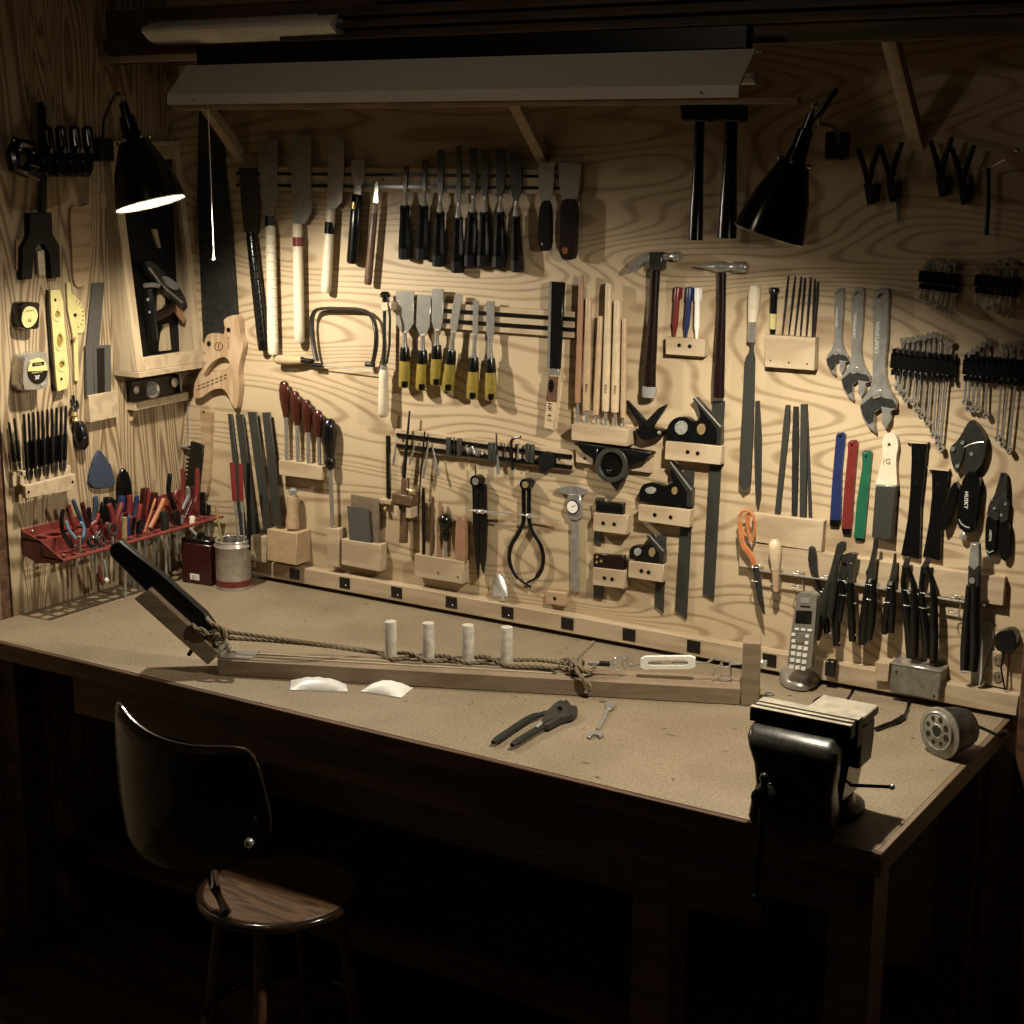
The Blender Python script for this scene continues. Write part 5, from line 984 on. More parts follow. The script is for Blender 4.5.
# fork tool and clamps in shadow
K = lambda pts: Z(0, 60, 4, pts)
t = Th('forked_tool', 'black fork shaped tool with pale insert hanging on the left wall', 'hand tool')
t.p('fork', G().pw(K([(118, 612), (208, 610), (208, 695), (240, 745), (244, 868), (206, 875), (200, 775), (180, 735), (150, 735), (135, 775), (130, 876), (88, 880), (90, 750), (122, 700)]), .004, .022, L, .0015), 'blackmat')
t.p('insert', G().pw(K([(150, 765), (176, 760), (182, 858), (156, 862)]), .006, .016, L), 'steel'); t.p('hanger', G().pw(K([(165, 400), (190, 400), (186, 612), (165, 612)]), .008, .014, L), 'iron'); t.done()
t = Th('bar_clamp', 'tall black bar clamp standing above the forked tool in shadow', 'clamp')
t.p('bar', G().pw(K([(162, 170), (186, 172), (190, 400), (166, 400)]), .01, .024, L, .002), 'iron'); t.p('knob', G().tb([(*p, .03) for p in K([(172, 168), (174, 185)])], 3.4, sf=L), 'black'); t.done()
for i, x in enumerate((190, 244, 298, 350)):
    t = Th('spring_clamp', ['leftmost black clamp with bright handle edge in the shadowed row', 'second black clamp from the left in the shadowed row', 'third black clamp from the left in the shadowed row', 'rightmost black clamp in the shadowed row, next to the lamp arm'][i], 'clamp', 'black clamps in shadow on the left wall')
    t.p('handle', G().lb(K([(x-4, 262)])[0], K([(x+8, 372)])[0], [(0, 2), (.08, 5.6), (.8, 6), (1, 4)], .05, L), 'black'); t.p('glint_strip', G().tb([(*p, .072) for p in K([(x-4, 278), (x-2, 310), (x+3, 342)])], .8, sf=L), 'steel')  # thin steel strip added to imitate the highlight along the black handle
    t.p('jaw', G().pw(K([(x-22, 372), (x+30, 372), (x+26, 440), (x+12, 470), (x-14, 450)]), .0, .06, L, .003), 'japan'); t.done()
t = Th('cord_coil', 'round black bundle with bright glints at the far left in shadow', 'tool')
t.p('body', G().tb([(*p, .03) for p in K([(64, 330), (44, 370), (54, 430), (100, 450), (132, 400), (116, 340)])], 6, sf=L, closed=True), 'japan')
for c in ((55, 320), (85, 345), (135, 370), (80, 358)): t.p('stud', G().ball(L(*K([c])[0], .052), .0032, 8), 'chrome')  # chrome balls put in for the glints on the bundle
t.p('spring', G().tb([(*p, .05) for p in K([(125, 420), (160, 430), (130, 445), (162, 455), (132, 470), (160, 482)])], .7, sf=L), 'steel'); t.done()
# ================================================================== red rack on the left wall
ra = L(17, 539, 0); zr = ra.z
yA = L(62, 560, .15).y; zL = L(62, 560, .15).z; yE = -.015
t = Th('tool_rack', 'long red plastic tool rack with slotted tiers on the left wall', 'tool rack')
def hs_(x0, x1, n, y0, y1, shape):
    o = []
    for i in range(n):
        c = y0 + (y1-y0)*(i+.5)/n; h = (y1-y0)/n*.36
        if shape == 'o': o.append([V(((x0+x1)/2 + (x1-x0)/2*math.cos(q*math.pi/5), c + h*math.sin(q*math.pi/5), 0)) for q in range(10)])
        else: o.append([V((x0, c-h, 0)), V((x1, c-h, 0)), V((x1, c+h, 0)), V((x0, c+h, 0))])
    return o
zu, zl = zr, zL
mv = lambda hh, z: [[V((p.x, p.y, z)) for p in h] for h in hh]
up_ = [V((0.001, yA, zu)), V((.075, yA, zu)), V((.075, yE, zu)), V((.001, yE, zu))]
t.p('upper_tier', G().prism(up_, (0, 0, -.004), 0, mv(hs_(.012, .064, 12, yA, yE, 'o'), zu)), 'rackred')
lo_ = [V((.075, yA, zl)), V((.150, yA, zl)), V((.150, yE, zl)), V((.075, yE, zl))]
t.p('lower_tier', G().prism(lo_, (0, 0, -.004), 0, mv(hs_(.084, .108, 18, yA, yE, 'r')+hs_(.117, .140, 18, yA, yE, 'r'), zl)), 'rackred')
t.p('riser', G().aabb(.0735, .0765, yA, yE, min(zl, zu)-.004, max(zu, zl)+.001), 'rackred')
t.p('front_lip', G().tube([(.151, yA, zl-.002), (.151, yE, zl-.002)], .0042, 8), 'rackred')
t.p('back_flange', G().aabb(-.0003, .003, yA, yE, zu-.03, zu+.022), 'rackred')
t.p('end_plate', G().prism([V((0, yA, zu+.02)), V((.003, yA, zu+.02)), V((.075, yA, zu+.001)), V((.150, yA, zl+.001)), V((.150, yA, zl-.008)), V((.06, yA, zl-.022)), V((0, yA, zu-.045))], (0, .003, 0)), 'rackred')
for y in (yA+.035, yA+.33): t.p('mount_screw', G().ball((.004, y, zu+.012), .004, 8), 'steel')
t.done()
KA = lambda pts: Z(50, 470, 10.24, pts); KB = lambda pts: Z(130, 450, 10.24, pts)
GR = 'tools standing in the red rack'
def rp(name, lab, cat, hands, w, below=55, hm='red', sm_='steel', sr=1.4):
    """tool in the rack: grips above the tier, a narrow metal end passing down through a slot"""
    t = Th(name, lab, cat, GR)
    for pts, r, m_ in hands:
        q_ = sm([(p[0], p[1]) for p in pts], 4, False); rr = [r]*len(q_); rr[0] = r*.45; rr[1] = r*.9; q_[1] = (q_[0][0]*.7+q_[1][0]*.3, q_[0][1]*.7+q_[1][1]*.3)
        t.p('handle', G().tb(q_, rr, w, L, 10, sq=.8), m_ or hm)
    e = hands[0][0][-1]; x = sum(h[0][-1][0] for h in hands)/len(hands)
    t.p('shaft' if len(hands) == 1 else 'jaws', G().lb((x, e[1]-2), (x+1, e[1]+below), [(0, sr*1.6), (.2, sr), (.95, sr), (1, sr*.6)], w, L, 6), sm_); t.done()
rp('pliers', 'blue and black handled pliers, leftmost in the red rack', 'pliers', [(KA([(135, 400), (118, 540), (150, 680), (225, 790)]), 2.4, 'black'), (KA([(232, 300), (285, 430), (340, 560), (345, 680), (300, 760)]), 2.4, 'slateblue')], .11, 20)
rp('pliers', 'pliers with light blue inner grips in the red rack', 'pliers', [(KA([(165, 520), (185, 600), (260, 700)]), 1.8, 'lightblue'), (KA([(315, 530), (345, 600), (340, 680)]), 1.8, 'lightblue')], .125, 14)
rp('pliers', 'thin dark red handled pliers behind the blue pair', 'pliers', [(KA([(195, 345), (215, 480), (262, 640)]), 2.0, 'red'), (KA([(325, 330), (350, 430), (378, 540), (380, 660)]), 2.6, 'darkred')], .06, 25)
rp('knife', 'slate blue flat handled knife standing in the red rack', 'knife', [(KA([(462, 268), (468, 400), (440, 520)]), 3.2, 'slateblue')], .04, 30)
rp('screwdriver', 'fat black handled driver in the left half of the red rack', 'screwdriver', [(KA([(600, 275), (585, 400), (560, 520)]), 6.0, 'black')], .04, 60)
rp('pliers', 'red handled pliers standing left of centre in the red rack', 'pliers', [(KA([(603, 345), (640, 470), (655, 620)]), 3.2, 'red'), (KA([(738, 335), (700, 450), (675, 560), (690, 700)]), 3.2, 'red')], .11, 30)
rp('pliers', 'small red and brass pliers low at the front of the red rack', 'pliers', [(KA([(500, 440), (470, 530), (430, 570), (450, 650)]), 2.6, 'red'), (KA([(515, 500), (520, 600), (480, 680)]), 2.6, 'darkred')], .12, 40)
rp('screwdriver', 'upright red handled driver behind the amber one in the red rack', 'screwdriver', [(KA([(812, 255), (815, 340), (810, 440)]), 3.4, 'red')], .05, 70)
rp('screwdriver', 'navy handled driver just left of the amber one in the red rack', 'screwdriver', [(KA([(738, 262), (735, 330), (728, 400)]), 4.4, 'blue')], .04, 60)
rp('screwdriver', 'tall navy screwdriver in the middle of the red rack', 'screwdriver', [(KA([(890, 262), (880, 400), (858, 520), (850, 640)]), 2.8, 'blue')], .06, 60)
rp('screwdriver', 'small amber handled screwdriver in the front slots of the red rack', 'screwdriver', [(KA([(762, 480), (762, 590), (760, 700)]), 3.4, 'brass')], .12, 60)
rp('screwdriver', 'thick clear red screwdriver, tallest in the middle of the red rack', 'screwdriver', [(KB([(155, 385), (153, 500), (150, 640)]), 5.4, 'darkred')], .05, 70)
rp('screwdriver', 'shorter clear red screwdriver right of the thick one in the red rack', 'screwdriver', [(KB([(248, 430), (245, 520), (240, 640)]), 4.4, 'darkred')], .05, 60)
rp('screwdriver', 'red topped black screwdriver at the front middle of the red rack', 'screwdriver', [(KB([(108, 550), (95, 620), (82, 700)]), 3.2, 'red'), (KB([(100, 700), (95, 780), (90, 860)]), 3.4, 'black')], .12, 50)
rp('tweezers', 'orange brown slanting tongs in the middle of the red rack', 'tongs', [(KB([(262, 495), (205, 670), (150, 840)]), 1.6, 'orangebrown'), (KB([(352, 495), (290, 640), (205, 800)]), 3.0, 'orangebrown')], .11, 12)
rp('screwdriver', 'dark green stubby handle at the front of the red rack', 'screwdriver', [(KB([(345, 622), (355, 720), (362, 835)]), 4.6, 'grip')], .125, 50)
rp('pliers', 'black handled snips with grey inner grip, right half of the red rack', 'pliers', [(KB([(412, 240), (398, 340), (400, 450), (465, 600)]), 2.8, 'black'), (KB([(585, 375), (602, 460), (560, 560), (540, 610)]), 2.0, 'greyrub')], .08, 30)
rp('scissors', 'tall red handled shears in the right half of the red rack', 'shears', [(KB([(535, 185), (545, 330), (545, 470), (520, 600)]), 2.4, 'red'), (KB([(690, 185), (690, 340), (680, 490), (630, 620), (510, 730)]), 3.0, 'red')], .07, 30)
rp('pliers', 'short red looped pliers in front of the tall red shears', 'pliers', [(KB([(500, 400), (460, 470), (510, 560), (500, 690)]), 2.2, 'red'), (KB([(640, 370), (640, 480), (600, 600), (560, 700)]), 2.2, 'darkred')], .11, 30)
rp('marker', 'black bottle shaped marker with bright cap near the right end of the red rack', 'marker', [(KB([(745, 430), (746, 560), (746, 700)]), 3.4, 'black')], .09, 25)
rp('hook_scraper', 'copper coloured hooked tool at the right end of the red rack', 'hook', [(KB([(795, 400), (820, 325), (862, 350), (892, 430), (905, 520), (935, 560)]), 2.2, 'redwood')], .06, 30, sm_='copper')
rp('pliers', 'red looped snips standing between the navy and clear red drivers', 'snips', [(KA([(985, 185), (965, 300), (955, 420), (965, 560)]), 2.2, 'darkred'), (KA([(1010, 200), (1005, 320), (985, 450), (975, 560)]), 2.0, 'red')], .085, 25)
rp('pliers', 'black handled pliers half hidden behind the first red pair', 'pliers', [(KA([(545, 330), (530, 420), (545, 560)]), 2.6, 'black'), (KA([(655, 300), (650, 400), (620, 560)]), 2.6, 'black')], .065, 30)
rp('pliers', 'small navy and black pliers just right of the ring handled tools', 'pliers', [(KA([(800, 480), (795, 580), (812, 690)]), 2.4, 'blue'), (KA([(862, 480), (850, 580), (828, 690)]), 2.4, 'black')], .1, 35)
rp('screwdriver', 'short red handle leaning among the tools left of the snips', 'screwdriver', [(KB([(300, 560), (295, 640), (288, 740)]), 3.2, 'red')], .09, 50)
rp('screwdriver', 'stubby dark red handle behind the dark green handle', 'screwdriver', [(KB([(392, 560), (395, 640), (398, 730)]), 3.4, 'darkred')], .08, 50)
rp('pliers', 'thin black legged pliers in front of the red shears', 'pliers', [(KB([(450, 640), (455, 720), (470, 800)]), 2.2, 'black'), (KB([(490, 620), (500, 700), (490, 800)]), 2.2, 'black')], .12, 25)
rp('screwdriver', 'small black handle beside the marker at the right of the rack', 'screwdriver', [(KB([(808, 560), (806, 620), (800, 690)]), 2.6, 'black')], .11, 30)
rp('pliers', 'dark red crossed handles at the far left behind the blue grips', 'pliers', [(KA([(175, 380), (215, 500), (270, 620)]), 2.2, 'darkred'), (KA([(395, 380), (400, 480), (385, 600)]), 2.6, 'black')], .05, 25)
t = Th('ring_handle', 'dark ring handled tool at the front edge of the red rack, left half', 'hand tool', GR)
t.p('ring', G().tb([(*KA([(430+38*math.cos(q*.52), 740+42*math.sin(q*.52))])[0], .135) for q in range(12)], 1.8, .135, L, closed=True), 'iron'); t.p('glint_cap', G().ball(L(*KA([(442, 690)])[0], .137), .004, 8), 'chrome'); t.p('shaft', G().lb(KA([(430, 785)])[0], KA([(430, 1000)])[0], [(0, 1.5), (1, 1)], .13, L, 6), 'steel'); t.done()  # chrome ball added to stand in for the ring's glint
t = Th('ring_handle', 'second dark ring handled tool right of the first at the rack front', 'hand tool', GR)
t.p('ring', G().tb([(*KA([(525+34*math.cos(q*.52), 725+42*math.sin(q*.52))])[0], .135) for q in range(12)], 1.6, .135, L, closed=True), 'darksteel'); t.p('shaft', G().lb(KA([(525, 770)])[0], KA([(530, 960)])[0], [(0, 1.5), (1, 1)], .13, L, 6), 'steel'); t.done()
t = Th('ring_handle', 'third ring handled tool, reddish inside, where the black bar begins', 'hand tool', GR)
t.p('ring', G().tb([(*KA([(638+42*math.cos(q*.52), 610+60*math.sin(q*.52))])[0], .125) for q in range(12)], 1.6, .125, L, closed=True), 'darksteel'); t.p('shaft', G().lb(KA([(640, 668)])[0], KA([(645, 820)])[0], [(0, 1.5), (1, 1)], .125, L, 6), 'steel'); t.done()
t = Th('hanging_cutter', 'red handled cutter with white ball end hanging below the red rack', 'cutter', GR)
t.p('handle', G().tb([(97.5, 566), (99.5, 576), (103, 584)], [2.6, 2.8, 2.2], .08, L), 'red'); t.p('handle', G().tb([(104, 560), (106, 572), (107, 582)], [1.4, 1.4, 1.2], .07, L), 'steel'); t.p('ball_end', G().ball(L(106.5, 580, .085), .008, 10), 'white'); t.done()
t = Th('wooden_dowel', 'short pale cork stub with white rod at the right of the rack front', 'stub', GR)
t.p('stub', G().lb(KB([(640, 675)])[0], KB([(632, 765)])[0], [(0, 2.4), (.1, 3), (1, 2.6)], .135, L), 'white_wood'); t.p('rod', G().tb(KB([(605, 790), (660, 850), (728, 935)]), 1.5, .14, L), 'white'); t.done()
# ================================================================== on the bench
a, b = T(182, 582), T(211.5, 586.5); e = (b-a).normalized(); nrm_ = V((-e.y, e.x, 0)); h = B(200, 543, .15).z - HB
t = Th('red_tin', 'dark red square tin with small pale label standing in the corner', 'tin')
bx_ = t.p('tin_body', G().box(a+V((0, 0, .0005)), b-a, nrm_*.055, (0, 0, h), .003), 'darkred'); t.p('lid', G().box(a+V((0, 0, h+.0008))+e*.002+nrm_*.002, (b-a)*.95, nrm_*.05, (0, 0, .012), .002), 'black')
la = a+e*.030-nrm_*.0006+V((0, 0, .012)); t.p('label', G().box(la, e*.032, nrm_*.0005, (0, 0, .018)), 'paper', bx_)
g = G(); text(g, '||| |', la+e*.016-nrm_*.0006+V((0, 0, .009)), e, (0, 0, 1), .009, .0002); t.p('label_print', g, 'black', bx_)
t.p('cap', G().lathe(a+e*.05+nrm_*.03+V((0, 0, h+.012)), a+e*.05+nrm_*.03+V((0, 0, h+.024)), [(0, .012), (1, .011)]), 'black'); t.done()
cdir = V((.66, -.75, 0)).normalized(); cc = T(234, 591.5) - cdir*.0505; hz = B(233, 543, -T(234, 591.5).y).z - HB
t = Th('paint_can', 'open silver paint can with red band round its foot, holding brushes', 'can')
p0 = V((cc.x, cc.y, HB+.0005)); R_ = .0500
t.p('can_body', G().ring([[p0 + V((math.cos(q*math.pi/16)*r, math.sin(q*math.pi/16)*r, z)) for q in range(32)] for r, z in ((.001, 0), (R_, 0), (R_, .006), (R_*.985, .010), (R_*.985, hz-.02), (R_*1.01, hz-.018), (R_*.985, hz-.014), (R_*.95, hz-.008), (R_*.9, hz-.005), (R_*.9, hz-.012), (R_*.96, hz-.02), (R_*.96, .004), (.001, .003))]), 'cantin')
t.p('red_band', G().ring([[p0 + V((math.cos(q*math.pi/16)*r, math.sin(q*math.pi/16)*r, z)) for q in range(32)] for r, z in ((R_*.987, .008), (R_*.997, .008), (R_*.997, .026), (R_*.987, .026))], closed=True), 'red', None, 'red band')
for z, r in ((hz-.004, .93), (hz-.018, 1.0)): t.p('rim', G().tube([p0 + V((math.cos(q*math.pi/16)*R_*r, math.sin(q*math.pi/16)*R_*r, z)) for q in range(32)], .0028, 8, True), 'chrome')
t.done()
dcan = -cc.y
for a_, b_, m_, lab in (((231.8, 462.5), (234.8, 501), 'red', 'left red handled brush leaning in the paint can'), ((240.3, 463.5), (241.4, 501), 'red', 'right red handled brush standing in the paint can')):
    t = Th('brush', lab, 'brush', 'brushes in the paint can')
    t.p('handle', G().tb([(*a_, dcan-.01), (*b_, dcan)], 3.2, dcan, seg=8, sq=.4), m_); t.p('ferrule', G().tb([(*b_, dcan), (b_[0]+1.4, 513, dcan)], [1.6, 1.5], dcan), 'chrome'); t.p('rod', G().tb([(b_[0]+1.4, 513, dcan), (b_[0]+4, 560, dcan+.005)], .9, dcan), 'satin'); t.done()
one('brass_rod', 'thin brassy rod leaning at the left in the paint can', 'rod', G().tb([(215.5, 505, dcan), (218, 520, dcan), (223, 550, dcan)], 1.3, dcan), 'brass')
one('file_strip', 'dark strip standing behind the red brushes in the paint can', 'strip', G().tb([(248, 463, dcan-.03), (249, 550, dcan-.015)], 2.6, dcan, sq=.4), 'japan')
c = T(260, 576); one('tape_roll', 'small white roll of tape lying beside the paint can', 'tape', G().ring([[V((c.x + math.cos(q*math.pi/12)*r, c.y + math.sin(q*math.pi/12)*r, HB+.0005+z)) for q in range(24)] for r, z in ((.013, 0), (.024, 0), (.025, .002), (.025, .011), (.024, .013), (.013, .013))], closed=True), 'white')
# ---- timber rig with rope
O = V((.782, -.738, HB)); E1 = (V((1.896, -.263, HB)) - O).normalized(); E2 = V((-E1.y, E1.x, 0)); ZU = V((0, 0, 1))
def Rg(px, py, d=0): return unp(px, py, E2, E2.dot(O) + d)
BL = 1.213; BH, BD = .038, .086
rg = Th('rope_jig', 'long flat timber jig with end post, raised arm, four pegs and turnbuckle on the bench', 'jig')
rg.p('base_beam', G().box(O+ZU*.0008, E1*BL, E2*BD, ZU*BH, .0015), 'jigwood')
gg = G()
for d in (.030, .052): gg.box(O+ZU*(BH+.0009)+E1*.07+E2*d, E1*.80, E2*.006, ZU*.0025)
rg.p('inlay_strip', gg, 'jigpale')
a, b = Rg(739, 705, 0), Rg(762, 705, 0); pw_ = (Rg(761, 705, 0)-Rg(739.5, 705, 0)).length; pz = Rg(750, 643, 0).z-HB
po = O+E1*(BL+.0005)+ZU*.0008-E2*.003; rg.p('end_post', G().box(po, E1*.041, E2*.060, ZU*pz, .0015), 'jigwood')
# raised arm and black bar
arm = [Rg(134, 599), Rg(148.6, 589), Rg(219, 653.3), Rg(207.5, 665)]
rg.p('raised_arm', G().prism(arm, E2*.080, .0015), 'jigwood')
bar = [Rg(x, y, .02) for x, y in ((109, 548), (113, 543), (120, 541), (160, 574), (205, 613), (220, 634), (221, 641), (212, 645), (165, 611), (110, 556))]
rg.p('black_bar', G().prism(bar, E2*.022, .003), 'blackmat')
rg.p('bolt', G().lathe(Rg(174, 594, .04), Rg(179, 587, .04), [(0, .004), (.5, .004), (.6, .007), (1, .006)], 8), 'steel'); rg.p('bolt', G().lathe(Rg(192, 650, .04), Rg(188.5, 655, .04), [(0, .005), (1, .005)], 8), 'iron')
tp_ = O+ZU*(BH+.001)
rg.p('hinge_plate', G().box(tp_+E1*.005+E2*.01, E1*.075, E2*.065, ZU*.003, .0008), 'steel')
rg.p('hinge_barrel', G().tube([tp_+E1*.003+E2*.005+ZU*.006, tp_+E1*.003+E2*.08+ZU*.006], .006, 10), 'steel')
rg.p('hinge_plate', G().prism([Rg(219, 652.5, .01), Rg(221, 650.5, .01), Rg(205, 636, .01), Rg(203.5, 638, .01)], E2*.06), 'steel')
pegs = []
for x, yb_, yt_ in ((391, 659.5, 620.5), (428.5, 661.5, 622), (468, 663.5, 624), (506.5, 666, 626)):
    c = T(x, yb_, BH); c = c - cdir*0; k_ = S(c); pegs.append(c); rg.p('peg', G().lathe(c+ZU*.0015, c+ZU*((yb_-yt_)*k_*1.02), [(0, 6.2*k_), (.97, 6.2*k_), (1, 5.8*k_)], 16), 'dowel', None, 'pale round peg')
def rope(g, pts, r, tw=.011, n=8):
    P_ = [V(p) for p in sm([tuple(p) for p in pts], n, False)]
    # resample evenly, then lay two strands round the centre line
    Q = [P_[0]]; st = r*1.1
    for p in P_[1:]:
        while (p-Q[-1]).length > st: Q.append(Q[-1] + (p-Q[-1]).normalized()*st)
    for ph in (0, 2.094, 4.189):
        S_ = []
        for i, p in enumerate(Q):
            t_ = (Q[min(i+1, len(Q)-1)]-Q[max(i-1, 0)]).normalized(); n_ = ZU - t_*ZU.dot(t_)
            n_ = n_.normalized() if n_.length > 1e-4 else t_.orthogonal().normalized(); b_ = t_.cross(n_); a_ = ph + i*st/tw*1.6
            S_.append(p + n_*math.cos(a_)*r*.52 + b_*math.sin(a_)*r*.52)
        g.tube(S_, r*.56, 5)
    return g
zt = BH + .009
w1 = [Rg(228, 632, .03), Rg(300, 641.5, .035), T(370, 651, zt)]
def side(c, s): return c + ZU*.008 + (cdir if s > 0 else -cdir)*.021
A1 = w1 + [side(pegs[0], 1), (pegs[0]+pegs[1])/2+ZU*.010, side(pegs[1], -1), (pegs[1]+pegs[2])/2+ZU*.014, side(pegs[2], 1), (pegs[2]+pegs[3])/2+ZU*.010, side(pegs[3], -1), T(540, 660, zt), Rg(570, 664, .04)]
A2 = [Rg(228, 638, .05), Rg(300, 643, .045), T(372, 655-3, zt)] + [side(pegs[0], -1), (pegs[0]+pegs[1])/2+ZU*.018, side(pegs[1], 1), (pegs[1]+pegs[2])/2+ZU*.008, side(pegs[2], -1), (pegs[2]+pegs[3])/2+ZU*.018, side(pegs[3], 1), T(540, 667, zt), Rg(570, 669, .03)]
rp_ = Th('rope', 'twisted dark rope woven round the four pegs and knotted at both ends', 'rope')
rp_.p('strand', rope(G(), A1, .0052), 'rope'); rp_.p('strand', rope(G(), A2, .0052), 'rope')
g = G()
for k_ in range(4):
    c = Rg(214+k_*3.4, 634+k_*2.8-k_*1.5, .04); ax = (Rg(222, 641, .04)-Rg(208, 627, .04)).normalized()
    n1_ = E2; n2_ = ax.cross(n1_).normalized()
    rope(g, [c + n1_*math.cos(q*.785)*.031 + n2_*math.sin(q*.785)*.019 for q in range(9)], .0055, n=4)
rope(g, [Rg(192, 624, .0), Rg(197, 630, -.005), Rg(203, 629, -.006), Rg(209, 635, -.004), Rg(218, 628, .0), Rg(225, 637, .01)], .0058, n=5)
rope(g, [Rg(206, 616, .03), Rg(212, 624, .0), Rg(222, 629, .0), Rg(224, 641, .01), Rg(214, 645, .0)], .0055, n=5)
rp_.p('left_knot', g, 'rope')
g = G()
for k_ in range(3):
    c = Rg(572+k_*4.5, 666+k_*.8, .035); rope(g, [c + E2*math.cos(q*.785)*.018 + ZU*math.sin(q*.785)*.016 + E1*(.003*math.sin(q*2)) for q in range(9)], .0055, n=4)
rope(g, [Rg(558, 664, .02), Rg(568, 658, .03), Rg(580, 668, .01), Rg(590, 672, .02), Rg(596, 664, .03)], .0055, n=5)
rope(g, [Rg(575, 668, .005), Rg(581, 677, -.008), Rg(590, 686, -.012), Rg(589, 691, -.012), Rg(583, 693, -.010)], .0050, n=5)
rp_.p('right_knot', g, 'rope')
rp_.p('tail', rope(G(), [Rg(574, 662, .05), Rg(584, 652, .09), Rg(595, 641, .13)], .005, n=5), 'rope'); rp_.done()
zc = .035
def Rz(px, py): return Rg(px, py, zc)
rg.p('swivel', G().lathe(Rz(588, 663), Rz(602, 663.6), [(0, .004), (.2, .006), (.8, .006), (1, .004)], 10), 'chrome'); rg.p('crimp_sleeve', G().lathe(Rz(597, 663.4), Rz(610, 664), [(0, .006), (1, .006)], 10), 'iron')
rg.p('link', G().tube([Rz(620+7.5*math.cos(q*.524), 664+7*math.sin(q*.524)) for q in range(12)], .0022, 8, True), 'chrome'); rg.p('link', G().tube([Rz(608, 664), Rz(616, 664.5)], .0022, 8), 'chrome')
rg.p('threaded_eye', G().tube([Rz(x, y) for x, y in ((624, 668), (622, 661), (628, 657), (632, 662), (630, 666), (642, 664))], .002, 8), 'satin')
rg.p('turnbuckle', G().prism([Rg(x, y, zc-.006) for x, y in ((640.5, 659.5), (645, 657), (690, 656.5), (695.5, 658.5), (695.5, 667), (690, 669), (645, 669.5), (640.5, 667.5))], E2*.012, 0, [[Rg(x, y, zc-.006) for x, y in ((648, 662), (652, 660.5), (684, 660), (688, 661.5), (688, 664.5), (684, 665.5), (652, 666), (648, 664.5))]]), 'turnsilver', None, 'silvery turnbuckle body')
rg.p('turnbuckle_screw', G().tube([Rz(646, 663.5), Rz(662, 663.3)], .0022, 8), 'steel'); rg.p('turnbuckle_screw', G().tube([Rz(672, 663.2), Rz(696, 663)], .0022, 8), 'steel')
rg.p('hook', G().tube(sm([tuple(Rz(x, y)) for x, y in ((695, 663), (706, 663), (713, 659), (718, 658), (722, 661), (720, 666), (716, 668), (713, 676))], 3, False), .0022, 8), 'satin')
rg.p('eye_bolt', G().tube([Rz(726+5*math.cos(q*.785), 663.5+4*math.sin(q*.785)) for q in range(8)], .0022, 8, True), 'chrome'); rg.p('eye_shank', G().tube([Rz(729, 664), Rz(743, 664)], .0024, 8), 'chrome'); rg.p('hook_stem', G().tube([Rz(731, 665), Rz(731, 676)], .0014, 6), 'iron')
rg.p('lower_ring', G().tube([T(725+7*math.cos(q*.785), 678+3*math.sin(q*.785), BH+.003) for q in range(8)], .0014, 6, True), 'steel')
pe = po+E1*.042+E2*(zc+.003)+ZU*(Rz(750, 663).z-HB); rg.p('washer', G().lathe(pe, pe+E1*.003, [(0, .012), (1, .012)], 16), 'chrome'); rg.p('nut', G().lathe(pe+E1*.003, pe+E1*.013, [(0, .008), (1, .008)], 6), 'chrome'); rg.done()
# ---- bags, pliers, wrench, ring
def bag(lab, px, m, h):
    P_ = [T(x, y) for x, y in px]; g = G(); N_ = 10
    bm = g.bm; gr = []
    for i in range(N_+1):
        row = []
        for j in range(N_+1):
            u, v = i/N_, j/N_; p = (P_[0]*(1-u)+P_[1]*u)*(1-v) + (P_[3]*(1-u)+P_[2]*u)*v
            hh = h*(math.sin(math.pi*u)**.6)*(math.sin(math.pi*v)**.6) + .0012 + .0035*noise.noise(p*60)*(math.sin(math.pi*u)*math.sin(math.pi*v))
            row.append((bm.verts.new(p+ZU*(hh+.0012)), bm.verts.new(p+ZU*.0006)))
        gr.append(row)
    for i in range(N_):
        for j in range(N_):
            for k_ in (0, 1): q = [gr[i][j][k_], gr[i+1][j][k_], gr[i+1][j+1][k_], gr[i][j+1][k_]]; bm.faces.new(q if k_ == 0 else list(reversed(q)))
    for i in range(N_):
        for a_, b_ in (((i, 0), (i+1, 0)), ((i, N_), (i+1, N_)), ((0, i), (0, i+1)), ((N_, i), (N_, i+1))):
            try: bm.faces.new((gr[a_[0]][a_[1]][0], gr[b_[0]][b_[1]][0], gr[b_[0]][b_[1]][1], gr[a_[0]][a_[1]][1]))
            except ValueError: pass
    one('small_bag', lab, 'bag', g, m, 'small bags in front of the timber jig')
bag('crumpled clear plastic bag, left one in front of the timber jig', [(291, 681), (346, 684.5), (348, 692.5), (290, 690.5)], 'plasticbag', .020)
bag('small white paper sachet, right one in front of the timber jig', [(378, 685), (413, 688.5), (401, 698.5), (360, 692)], 'paper', .022)
t = Th('pliers', 'dark green handled pliers lying open on the bench', 'pliers')
K = lambda pts: Z(360, 580, 5.12, pts)
def tbt(pts, r, h): 
    P_ = [T(x, y, h) for x, y in pts]; return G().tube(P_, [q*S(P_[0]) for q in r], 10, nrm=(0, 0, 1), sq=.8)
t.p('handle', tbt(sm(K([(682, 832), (760, 778), (860, 712), (920, 690), (990, 672)]), 3, False), [2.6]+[4.2]*8+[3.2]*3+[2.8], .010), 'grip'); t.p('handle', tbt(sm(K([(778, 846), (850, 800), (930, 752), (1000, 712), (1030, 695)]), 3, False), [2.6]+[4.2]*8+[3.2]*3+[2.8], .012), 'grip')
K = lambda pts: Z(540, 600, 4.267, pts)
t.p('jaw', G().prism([T(x, y, .018) for x, y in K([(20, 480), (62, 440), (85, 425), (112, 430), (130, 450), (158, 450), (162, 470), (140, 490), (90, 500), (40, 530), (5, 530)])], -ZU*.014, .002), 'darksteel')
